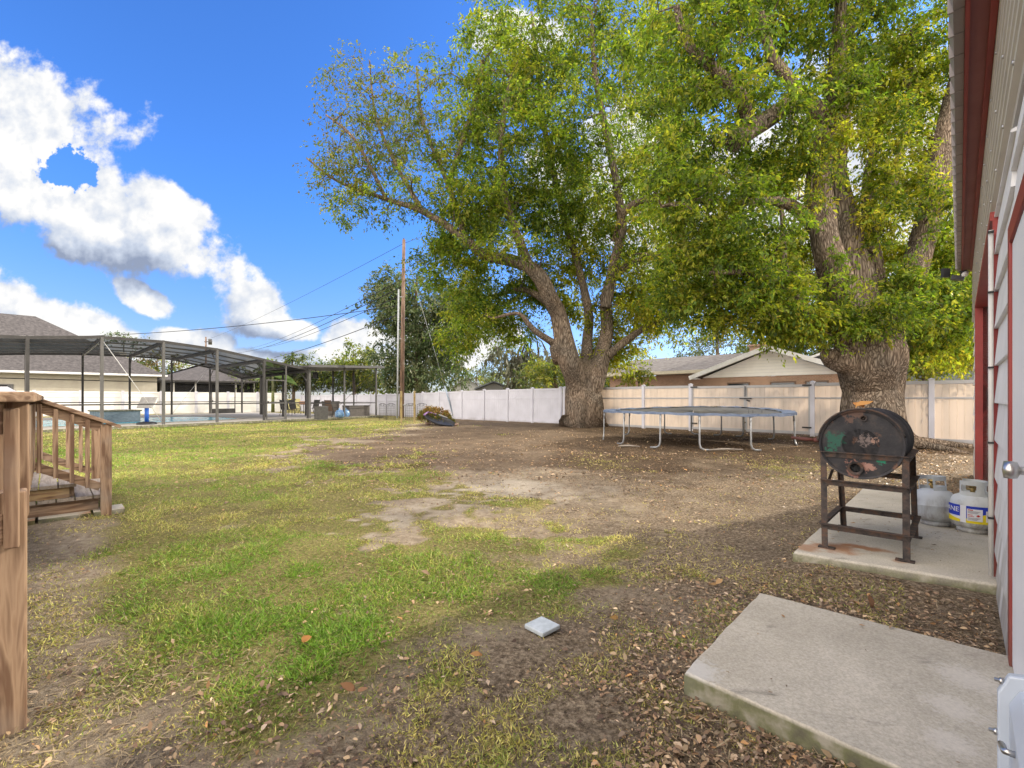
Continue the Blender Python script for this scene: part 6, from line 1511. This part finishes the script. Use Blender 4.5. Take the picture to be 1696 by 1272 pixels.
def brick_house():
    rot = math.atan2(UX, -UY)
    BR = brick_mat('red brown brick', (0.42, 0.255, 0.17), (0.33, 0.20, 0.13), (0.45, 0.40, 0.34), sc=3.6, rot=rot)
    LAPW = simple('white gable siding', (0.88, 0.86, 0.81), (0.82, 0.80, 0.75), scale=2, rough=.5)
    r = thing('brick_house', W(30, 8), 'low brick house with white front gable and brown shingle roof, behind the double gate', 'house')
    ug = 27.0; n0, n1, nm = 3.5, 11.1, 7.25; ze, zt = 2.62, 3.95
    m = MB(); m.ubox(ug, 36, n0 + .35, n1 - .35, -.2, ze - .13); m.ubox(29.2, 36, n1 - .34, 18.5, -.2, 2.85); w = obj('wall', m, BR, r)
    m = MB(); m.prism([W(ug - .02, n0 + .3, ze - .12), W(ug - .02, n1 - .3, ze - .12), W(ug - .02, nm, zt - .06)], W(.1, 0)); 
    obj('gable', m, LAPW, r)
    m = MB()
    for i in range(8):
        f = i / 8; z = ze - .1 + f * (zt - ze); m.ubox(ug - .035, ug - .021, n0 + .3 + (nm - n0 - .3) * f + .05, n1 - .3 - (n1 - .3 - nm) * f - .05, z, z + .015)
    obj('siding_line', m, WHITEM, r)['kind'] = 'stuff'
    m = MB(); th = .09
    for (a, sgn) in ((n0 - .25, 1), (n1 + .25, -1)):
        za = ze - .13
        m.prism([W(ug - .5, a, za), W(ug - .5, nm, zt + .02), W(ug - .5, nm, zt + th + .02), W(ug - .5, a, za + th)], W(9.5, 0))
    rf = obj('roof', m, SHGL2, r)
    m = MB()
    for a in (n0 - .2, n1 + .2): m.prism([W(ug - .49, a, ze - .135), W(ug - .49, nm, zt - .003), W(ug - .49, nm, zt - .03), W(ug - .49, a, ze - .165)], W(.46, 0))
    obj('rake_soffit', m, WHITEM, r)
    m = MB()
    for a in (n0 - .27, n1 + .27):
        m.beam(W(ug - .53, a, ze - .12), W(ug - .53, nm, zt + .04), .05, .24)
    m.ubox(ug - .5, ug - .02, n1 - .2, n1 + .25, ze - .2, ze - .14); m.ubox(ug - .5, ug - .02, n0 - .25, n0 + .2, ze - .2, ze - .14)
    obj('rake_board', m, WHITEM, r)
    m = MB(); m.prism([W(28.5, 11.0, 3.0), W(28.5, 19, 3.0), W(33.5, 19, 4.35), W(33.5, 8.0, 4.35)], (0, 0, .08)); m.prism([W(38.5, 11.0, 3.0), W(38.5, 19, 3.0), W(33.51, 19, 4.35), W(33.51, 8.0, 4.35)], (0, 0, .08)); obj('roof', m, SHGL2, r)
    m = MB(); m.ubox(28.4, 28.49, 11.0, 19, 2.9, 3.1); m.ubox(28.5, 29.2, 11, 19, 2.88, 2.9); obj('gutter', m, simple('cream gutter', (.55, .5, .38), rough=.5), r)
    m = MB(); m.ubox(32.3, 33.1, 9.1, 9.85, 3.2, 4.72); m.ubox(32.2, 33.2, 9.0, 9.95, 4.72, 4.82); obj('chimney', m, BR, rf)
    for a, b in ((4.6, 5.6), (6.0, 7.2), (8.2, 9.4)):
        m = MB(); m.ubox(ug - .03, ug - .005, a, b, 1.0, 2.2); f = obj('window', m, simple('brown window frame', (.16, .10, .07), rough=.6), r)
        m = MB(); m.ubox(ug - .04, ug - .031, a + .07, b - .07, 1.07, 2.13); obj('pane', m, simple('dark glass', (.03, .035, .04), rough=.1, spec=.6), f)
    h = thing('grey_gable_house', W(37, 5), 'grey-blue sided gable end rising behind the brick house roof', 'house')
    m = MB(); m.ubox(36.5, 46, -1.5, 9.2, -.2, 3.2); m.prism([W(36.48, -1.5, 3.2), W(36.48, 9.2, 3.2), W(36.48, 3.8, 5.1)], W(.1, 0)); obj('wall', m, simple('grey blue siding', (.22, .25, .27), (.18, .205, .225), stretch=(1, 1, 12), scale=2, rough=.6), h)
    m = MB()
    for a in (-2.0, 9.7): m.prism([W(36, a, 3.1), W(36, 3.8, 5.2), W(36, 3.8, 5.35), W(36, a, 3.25)], W(10, 0))
    obj('roof', m, WHITEM, h)
brick_house()
def far_houses():
    for i, (x0, x1, D, yb, yt, lab, wc, rc) in enumerate(((750, 800, 55, 641, 626, 'small pale house with low gable roof far behind the fence', (.5, .5, .48), (.22, .22, .22)), (786, 850, 50, 644, 633, 'low grey-roofed shed just right of the far pale house', (.32, .33, .34), (.17, .19, .21)))):
        a = P(x0, yb, D); b = P(x1, yb, D); c = (a + b) / 2; L = (b - a).length; g = Vector((c.x, c.y, 0)); zt = P(0, yt, D).z; ze = P(0, yb, D).z - .1
        r = thing('far_house', g, lab, 'house', 'houses far behind the fence')
        m = MB(); m.box(Vector((c.x, c.y + 3, ze / 2)), (L * .94, 6, ze)); m.prism([Vector((c.x - L * .47, c.y, ze)), Vector((c.x + L * .47, c.y, ze)), Vector((c.x, c.y, zt - .1))], (0, .2, 0)); obj('wall', m, simple('far wall %s' % 'pale' if i == 0 else 'far wall grey', wc, rough=.8), r)
        m = MB()
        for s in (-1, 1): m.prism([Vector((c.x + s * L / 2, c.y - .4, ze)), Vector((c.x, c.y - .4, zt)), Vector((c.x, c.y - .4, zt + .16)), Vector((c.x + s * L / 2, c.y - .4, ze + .16))], (0, 7, 0))
        obj('roof', m, simple('far roof %d' % i, rc, rough=.9), r)
far_houses()

# ================================================================== utility pole, wires
POLEW = wood_mat('weathered pole wood', (0.17, 0.105, 0.075), (0.24, 0.155, 0.11), (0.11, 0.072, 0.055), 'Z', .6)
PD = 30.6
pb = Vector(((665 - 848) / FOC * PD, PD, -.1))
def pole():
    r = thing('utility_pole', pb, 'tall brown wooden utility pole with grey conduit, standing before the fence', 'utility pole')
    top = P(669, 397, PD)
    m = MB(); m.tube([pb - Vector((0, 0, .2)), pb.lerp(top, .5), top], [.16, .135, .105], 16); obj('shaft', m, POLEW, r)
    m = MB(); a = pb + Vector((-.26, -.12, 0)); b = P(661, 480, PD) + Vector((0, -.1, 0)); m.tube([a, b], .06, 10); obj('conduit', m, simple('grey conduit', (.42, .44, .46), (.34, .36, .38), rough=.5), r)
    m = MB()
    for f in (.18, .45, .68): m.beam(pb.lerp(top, f) + Vector((-.3, -.1, 0)), pb.lerp(top, f) + Vector((.05, -.1, 0)), .04, .05)
    obj('bracket', m, GALV, r)
    for z, x in ((.12, 0), (2.3, .12), (2.9, .12)):
        m = MB(); p = top - Vector((0, 0, z - .12)) ; m.lathe([(.03, 0), (.055, .03), (.03, .06), (.055, .09), (.02, .12), (0, .13)], p + Vector((x, -.12 if x else 0, -.05 if x else 0)), 10); obj('insulator', m, simple('brown porcelain', (.08, .05, .04), rough=.25), r)
    # guy wire with guard
    m = MB(); g0 = G(752, 690); g0 = Vector(((752 - 848) / FOC * 29.5, 29.5, .02)); q = P(676, 432, PD)
    k = thing('guy_wire', g0, 'thin slanting guy wire with grey-blue guard tube, right of the utility pole', 'wire')
    m.tube([g0, q], .012, 5); obj('cable', m, GALV, k)
    m = MB(); m.tube([g0, g0.lerp(q, .2)], .045, 8); obj('guard', m, simple('blue grey guard', (.30, .36, .44), rough=.5), k)
    d = thing('utility_pole', Vector(((341 - 848) / FOC * 95, 95, 0)), 'distant small utility pole poking above the cage roof', 'utility pole')
    dp = P(341, 558, 95); m = MB(); m.tube([d.location, dp], [.2, .14], 8); obj('shaft', m, POLEW, d)
    m = MB(); m.box(dp - Vector((-.5, 0, 1.0)), (1.6, .15, .15)); m.tube([dp + Vector((.9, 0, -1.6)), dp + Vector((.9, 0, -.5))], .35, 8); obj('fitting', m, DARKM, d)
pole()
def wires():
    CAB = simple('black cable', (.02, .02, .022), rough=.6)
    at = lambda py, dx=0: P(667 + dx, py, PD)
    L = [(at(404), P(341, 563, 95), .5, .014, 'topmost thin wire, from the pole top down to the distant pole'),
         (at(404), P(-80, 250, 60) * 1.0, 0, 0, None),
         (at(462), P(415, 577, 95), .6, .02, 'first of the dark cables between pole and horizon, thin upper one'),
         (at(474), P(395, 584, 95), .9, .028, 'middle dark cable sloping from the pole to the left horizon'),
         (at(488), P(440, 575, 110), .6, .026, 'lower dark cable sloping from the pole to the left horizon'),
         (at(505), P(-60, 557, 37), .75, .022, 'long near-level cable from the pole to the tan house roof'),
         (at(518), P(455, 592, 60), .25, .03, 'lowest thick cable dropping from the pole behind the patio roof'),
         (at(404), P(900, 300, 60), .3, .014, 'thin wire rising from the pole top into the tree on the right')]
    for a, b, sag, r, lab in L:
        if not lab: continue
        m = MB(); n = 24
        m.tube([a.lerp(b, i / n) - Vector((0, 0, 4 * sag * (i / n) * (1 - i / n))) for i in range(n + 1)], r, 5)
        tag(obj('power_line', m, CAB, base=a), lab, 'power line', 'cables on the utility pole')
wires()

# ================================================================== things along the left fence
def garden_bits():
    YW = wood_mat('yellowish new post wood', (0.34, 0.27, 0.12), (0.42, 0.34, 0.17), (0.28, 0.20, 0.09), 'Z')
    for px, lab in ((664.5, 'left of two yellowish wooden posts before the utility pole'), (686.5, 'right of two yellowish wooden posts before the utility pole')):
        b = Vector(((px - 848) / FOC * 24.6, 24.6, 0)); r = thing('wooden_post', b, lab, 'post', 'pair of yellowish posts')
        m = MB(); m.box(b + Vector((0, 0, .84)), (.11, .11, 1.72), (1, .2, 0)); obj('post', m, YW, r, bevel=.006)
        for z in (.25, .8, 1.35):
            m = MB(); m.lathe([(.018, 0), (.015, .03), (0, .035)], b + Vector((.0, -.055, z)), 8, axis=(0, -1, 0)); obj('eye_bolt', m, BLACK, r)
    a = P(667, 671, 24.6); c = P(684, 671, 24.6); b0 = Vector((a.x, a.y, 0))
    m = MB(); m.tube([a, c], .03, 8); tag(obj('cross_rail', m, GALV, base=a), 'grey pipe rail joining the two yellowish posts', 'rail')
    WIR = simple('dark wire', (.03, .03, .03), rough=.5); D = 28.0
    for i, (x0, x1, lab) in enumerate(((628, 640, 'leftmost wire hoop fence section, next to the patio corner'), (641, 655, 'second wire hoop fence section, left of the utility pole'), (672, 689, 'third wire hoop fence section, between the yellowish posts'), (691, 707, 'rightmost wire hoop fence section, right of the posts'))):
        A = Vector(((x0 - 848) / FOC * D, D, -.05)); Bq = Vector(((x1 - 848) / FOC * D, D - .1, -.05)); r = thing('garden_fence', A, lab, 'wire fence', 'wire hoop fence sections'); h = .98
        m = MB()
        for p in (A, Bq): m.tube([p, p + Vector((0, 0, h))], .016, 6)
        m.tube([A.lerp(Bq, j / 10) + Vector((0, 0, h + .07 * math.sin(PI * j / 10))) for j in range(11)], .014, 6)
        obj('frame', m, WIR, r)
        m = MB()
        for f in (.2, .4, .6, .8): p = A.lerp(Bq, f); m.tube([p, p + Vector((0, 0, h))], .006, 4)
        for z in (.15, .3, .45, .6, .75, .88): m.tube([A + Vector((0, 0, z)), Bq + Vector((0, 0, z))], .006, 4)
        obj('mesh', m, WIR, r)
        for f in (.3, .7):
            m = MB(); p = A.lerp(Bq, f) + Vector((0, 0, h - .02)); m.tube([p + Vector((.05 * math.cos(k), 0, .05 * math.sin(k))) for k in np.linspace(0, 5, 8)], .012, 5); obj('scroll', m, WIR, r)
    # clipped shrub
    b = Vector(((722 - 848) / FOC * 22.6, 22.6, 0)); T = Tree(b, 77)
    for k in range(9):
        a = k * .7; T.limb([b, b + Vector((math.cos(a) * .3, math.sin(a) * .25, .35)), b + Vector((math.cos(a) * .6, math.sin(a) * .5, .6))], [.03, .02, .01], seg=5)
    rg = T.rg; n = 150
    for i in range(n):
        v = rg.normal(size=3); v /= np.linalg.norm(v); v[2] = abs(v[2]) * .95
        p = np.array([b.x + v[0] * .80, b.y + v[1] * .7, .12 + v[2] * .72]); p[2] += -.12 * (v[0])
        T.leaves(p, 70, .17, .075, [(.10, .13, .03), (.16, .16, .04), (.22, .13, .05)] if v[2] < .6 else [(.26, .14, .055), (.18, .16, .04), (.3, .19, .07)], droop=.0)
    T.build('clipped_shrub', 'rounded rust and olive shrub before the long fence', 'shrub', BARK2, M_LEAF_FAR)
    # plastic sled propped by the shrub
    a = P(706, 693, 22.0); c = P(751, 706, 21.6); b = Vector((a.x, a.y, 0))
    r = thing('plastic_sled', b, 'black and purple plastic sled propped against the shrub', 'sled')
    d = (c - a).normalized(); up = Vector((0, -.5, 1)).normalized(); sd = d.cross(up).normalized(); up = sd.cross(d)
    m = MB(); ml = 15; L = (c - a).length
    def sec(f):
        w = .34 * math.sin(PI * (0.12 + .8 * f)) ** .6; z = .14 * (1 - f) ** 3
        return [a + d * L * f + sd * w * k + up * (h + z) for k, h in ((-1, .13), (-.85, .0), (.85, 0), (1, .13), (.93, .13), (.8, .03), (-.8, .03), (-.93, .13))]
    S = [sec(i / ml) for i in range(ml + 1)]
    for i in range(ml):
        for j in range(8): m.poly([S[i][j], S[i + 1][j], S[i + 1][(j + 1) % 8], S[i][(j + 1) % 8]])
    m.poly(S[0]); m.poly(S[-1]); obj('hull', m, simple('black sled plastic', (.025, .025, .03), (.05, .05, .055), rough=.35, spec=.6), r)
    m = MB(); m.tube([S[0][0], S[0][4] + up * .03, S[0][3]], .045, 8); m.tube([S[0][0], S[4][0]], .03, 6); obj('purple_rim', m, flat('purple plastic', (.25, .14, .32)), r)
    m = MB(); m.tube([S[5][0] + up * .02, S[10][0] + up * .03], .02, 6); obj('grip', m, simple('grey rope', (.4, .4, .4)), r)
    for i, (px, py) in enumerate(((709, 703), (748, 703), (756, 705))):
        p = G(px, py); m = MB(); m.lathe([(0, 0), (.12, .02), (.14, .07), (.09, .13), (0, .15)], p - Vector((0, 0, .02)), 9)
        m.v = [tuple(Vector(v) + mnoise.noise_vector(Vector(v) * 5) * .05) for v in m.v]
        tag(obj('edging_stone', m, simple('reddish stone', (.26, .17, .13), (.2, .14, .11), rough=.9), base=p), ('reddish stone under the left end of the sled', 'reddish stone at the right foot of the shrub', 'reddish stone right beside the other one at the shrub')[i], 'stone', 'stones round the shrub')
    # banana plant behind the patio
    b = Vector(((452 - 848) / FOC * 43, 43, 0)); r = thing('banana_plant', b, 'banana plant with tall pale green leaves above the cage roof end', 'plant')
    m = MB(); m.tube([b, b + Vector((0, 0, 3.6))], [.16, .1], 10); obj('stem', m, simple('pale stem', (.18, .2, .08), (.12, .13, .06)), r)
    BL = simple('banana leaf green', (.10, .20, .03), (.17, .26, .06), stretch=(1, 1, 1), scale=2, rough=.4)
    for k, (lean, hh, L_) in enumerate(((-.5, 4.9, 1.9), (.9, 3.8, 1.9), (1.6, 3.4, 2.0), (-1.5, 3.3, 1.8), (.4, 4.0, 1.7), (2.2, 3.1, 1.8))):
        m = MB(); s0 = b + Vector((0, 0, 3.4)); pts = [];
        for i in range(9):
            f = i / 8; pts.append(s0 + Vector((lean * f * 1.1, .25 * math.sin(k * 2) * f, (hh - 3.4 + .6) * f - abs(lean) * .55 * f * f)) )
        for i in range(8):
            w0 = .30 * math.sin(PI * min(1, (i + .2) / 8.2)); w1 = .30 * math.sin(PI * min(1, (i + 1.2) / 8.2)); e = Vector((.35, .35, .75)) if abs(lean) > .8 else Vector((.8, .2, .1)); e.normalize()
            m.poly([pts[i] - e * w0, pts[i] + e * w0, pts[i + 1] + e * w1, pts[i + 1] - e * w1], True)
        obj('leaf', m, BL, r)
garden_bits()

# ================================================================== wooden deck corner and stairs
WZ = wood_mat('brown stained timber upright', (0.25, 0.155, 0.095), (0.37, 0.25, 0.16), (0.17, 0.10, 0.062), 'Z')
WU = wood_mat('brown stained timber along', (0.26, 0.165, 0.105), (0.38, 0.26, 0.17), (0.18, 0.11, 0.07), 'U')
WN = wood_mat('brown stained timber across', (0.27, 0.17, 0.105), (0.39, 0.265, 0.17), (0.19, 0.115, 0.07), 'N')
WY = wood_mat('fresh yellow timber along', (0.30, 0.20, 0.09), (0.42, 0.29, 0.14), (0.24, 0.14, 0.07), 'U')
WG = wood_mat('greyed tread boards', (0.28, 0.235, 0.19), (0.35, 0.30, 0.25), (0.25, 0.21, 0.17), 'N')
def deck():
    r = thing('wooden_deck', W(-.07, 2.75), 'brown timber deck corner post and railing at the left edge, nearest the viewer', 'deck')
    p = Vector((-2.012, 1.82, 0)); n_ = p.dot(Vector((-UY, UX, 0))); u_ = p.dot(Vector((UX, UY, 0)))
    u1 = u_
    m = MB(); m.ubox(u1 - .052, u1 + .05, n_ - .055, n_ + .055, -.1, .93); obj('post', m, WZ, r, bevel=.006)
    # railing assembly standing on the corner: two upper posts, boards, cap
    m = MB(); m.ubox(u1 - .04, u1 + .05, n_ + .22, n_ + .31, .78, 1.285); obj('rail_post', m, WZ, r, bevel=.006)
    m = MB(); m.ubox(u1 - .145, u1 - .055, n_ - .04, n_ + .05, .2, 1.285); obj('rail_post', m, WZ, r, bevel=.006)
    m = MB(); m.ubox(u1 - .01, u1 + .032, n_ - .10, n_ - .058, .72, 1.262); obj('baluster', m, WZ, r, bevel=.004)
    for k in range(1, 16):
        m = MB(); m.ubox(u1 - .02, u1 + .018, n_ + .05 + k * .27, n_ + .09 + k * .27, .62, 1.25)
        if k != 1: obj('baluster', m, WZ, r, bevel=.004)
    m = MB(); m.ubox(u1 - 1.3, u1 - .012, n_ - .06, n_ - .02, .73, .85); obj('lower_rail', m, WU, r, bevel=.004)
    m = MB(); m.ubox(u1 - 1.3, u1 - .012, n_ - .06, n_ - .02, 1.16, 1.28); obj('upper_rail', m, WU, r, bevel=.004)
    m = MB(); m.ubox(u1 - .06, u1 - .022, n_ + .05, 6.9, 1.16, 1.28); obj('side_rail', m, WN, r); m = MB(); m.ubox(u1 - .06, u1 - .022, n_ + .05, 6.9, .62, .70); obj('side_rail', m, WN, r)
    m = MB(); m.ubox(u1 - .10, u1 + .075, n_ - .17, 6.95, 1.286, 1.326); obj('cap_board', m, WN, r, bevel=.006)
    m = MB(); m.ubox(u1 - 1.5, u1 - .103, n_ - .17, n_ + .0, 1.286, 1.325); obj('cap_board', m, WU, r, bevel=.006)
    c = thing('post_cap_light', W(u1 - .03, n_ + .05, 1.327), 'grey solar cap light on top of the near deck post', 'lamp')
    m = MB(); b = W(u1 - .03, n_ + .05, 1.327); e1 = W(.052, 0); e2 = W(0, .052)
    m.hexa([b - e1 - e2, b + e1 - e2, b + e1 + e2, b - e1 + e2], [b + (-e1 - e2) * .45 + Vector((0, 0, .022)), b + (e1 - e2) * .45 + Vector((0, 0, .022)), b + (e1 + e2) * .45 + Vector((0, 0, .022)), b + (-e1 + e2) * .45 + Vector((0, 0, .022))]); obj('cover', m, simple('grey lamp plastic', (.45, .45, .47), rough=.3), c)
    m = MB(); m.box(b + Vector((0, 0, .025)), (.05, .05, .005), W(1, 0)); obj('solar_cell', m, BLACK, c)
    # platform
    m = MB()
    u = u1 - 3.2
    while u < u1 - .2: m.ubox(u, u + .138, n_ + .12, 9.2, .5, .535); u += .144
    obj('deck_boards', m, WG, r)
    m = MB(); m.ubox(u1 - .12, u1 - .08, n_ + .1, 9.2, .28, .499); obj('rim_joist', m, WN, r)
    for n in (4.5, 6.8, 8.4, 9.1):
        m = MB(); m.ubox(u1 - .22, u1 - .125, n - .05, n + .05, -.1, .499); obj('support_post', m, WZ, r)
deck()
def stairs():
    uE = .46; nA, nB = 6.98, 8.34; u0 = -.2
    r = thing('wooden_stairs', W(.2, 7.6), 'short brown timber staircase with two sloping baluster rails, behind the deck post', 'stairs')
    # treads: lower then upper box
    for (ua, ub, z, mat) in ((-.5, .50, .205, WG), (-.5, .22, .36, WG)):
        m = MB(); u = ub
        while u > ua: m.ubox(max(u - .142, ua), u - .006, nA - .0, nB + .1, z - .035, z); u -= .148
        obj('tread', m, mat, r)
    m = MB(); m.ubox(-.5, .40, nA + .06, nA + .1, .03, .168); obj('stringer', m, WU, r)
    m = MB(); m.ubox(-.5, .16, nA + .03, nA + .07, .208, .323); obj('stringer', m, WY, r)
    m = MB(); m.ubox(.44, .48, nA + .11, nB, .03, .168); obj('riser', m, WN, r); m = MB(); m.ubox(.16, .2, nA + .08, nB, .208, .323); obj('riser', m, WN, r)
    for k, n in enumerate((nA - .045, nB + .12)):
        m = MB(); m.ubox(uE - .05, uE + .045, n - .046, n + .046, -.05, 1.008); obj('newel_post', m, WZ, r, bevel=.005)
        m = MB(); a = W(u0 - .05, n, 1.37); b = W(uE + .12, n, .975)
        a = W(-.22, n, 1.355); m.beam(a, b, .135, .036); obj('handrail', m, WU, r, bevel=.005)
        m = MB(); m.beam(a - Vector((0, 0, .075)), W(uE - .05, n, .983), .04, .11); obj('upper_rail', m, WU, r)
        m = MB(); m.beam(W(-.24, n, .66), W(uE - .05, n, .30), .04, .085); obj('lower_rail', m, WU, r)
        for i in range(5):
            f = (i + .35) / 5.3; u = -.24 + (uE + .2) * f; zt = 1.345 - (1.355 - .975) * (u + .22) / (uE + .34) - .03; zb = .64 - .36 * (u + .24) / (uE + .19)
            m = MB(); m.ubox(u - .019, u + .019, n - .06, n - .022, zb - .03, zt); obj('baluster', m, WZ, r, bevel=.003)
    for i, (ua, ub) in enumerate(((-.5, -.1), (-.08, .33), (.35, .62))):
        m = MB(); m.ubox(ua, ub, nA - .09, nA + .22, -.03, .028 + .002 * i)
        tag(obj('paver', m, C2, base=W((ua + ub) / 2, nA), bevel=.006), ('left concrete paver under the stair box', 'middle concrete paver under the stair box', 'right concrete paver under the stair newel post')[i], 'paver', 'pavers under the stairs')
stairs()

# ================================================================== small ground items
def ground_items():
    b = G(898, 1037); e = .082
    m = MB(); rot = Matrix.Rotation(.75, 3, 'Z'); xa = rot @ Vector((1, 0, 0))
    r = thing('valve_cover', b, 'small white square stone tile lying in the thin grass, nearest the middle foreground', 'tile')
    m.box(b + Vector((0, 0, -.002)), (.145, .145, .026), xa); obj('tile', m, simple('white mottled stone', (.46, .50, .53), (.36, .4, .42), scale=30, rough=.7), r, bevel=.006)
    items = [(502, 1063, .13, (.42, .20, .07), 'bright orange curled leaf standing up in the left lawn'), (588, 1150, .12, (.27, .14, .07), 'reddish brown curled leaf near the bottom of the lawn'), (1020, 1030, .09, (.40, .24, .09), 'tan leaf right of the white tile'), (1184, 972, .12, (.42, .26, .12), 'pale tan leaf left of the near concrete slab'), (1440, 1010, .13, (.22, .12, .07), 'large brown leaf between the two concrete slabs'), (796, 1090, .09, (.40, .22, .09), 'yellow-brown leaf below the white tile to the left'), (710, 955, .10, (.36, .24, .15), 'pale leaf on the sandy patch')]
    for i, (px, py, L, c, lab) in enumerate(items):
        b = G(px, py); rg = np.random.default_rng(i + 3)
        d = np.array([[rg.normal(), rg.normal() * .3, .9 if i == 0 else .35], [rg.normal(), rg.normal() * .5, .3]]); n = np.array([[.2, -1, .4 if i == 0 else 1.2]] * 2)
        p = np.array([[b.x, b.y, .015], [b.x + .01, b.y, .012]])
        o = leaf_object('dry_leaf', p, d, n, np.array([L * .62, L * .4]), np.array([L * .27, L * .17]), np.array([c, tuple(x * .8 for x in c)]), M_LITTER, base=(b.x, b.y, 0), fold=.5, oval=True)
        tag(o, lab, 'leaf', 'larger dry leaves on the ground')
ground_items()
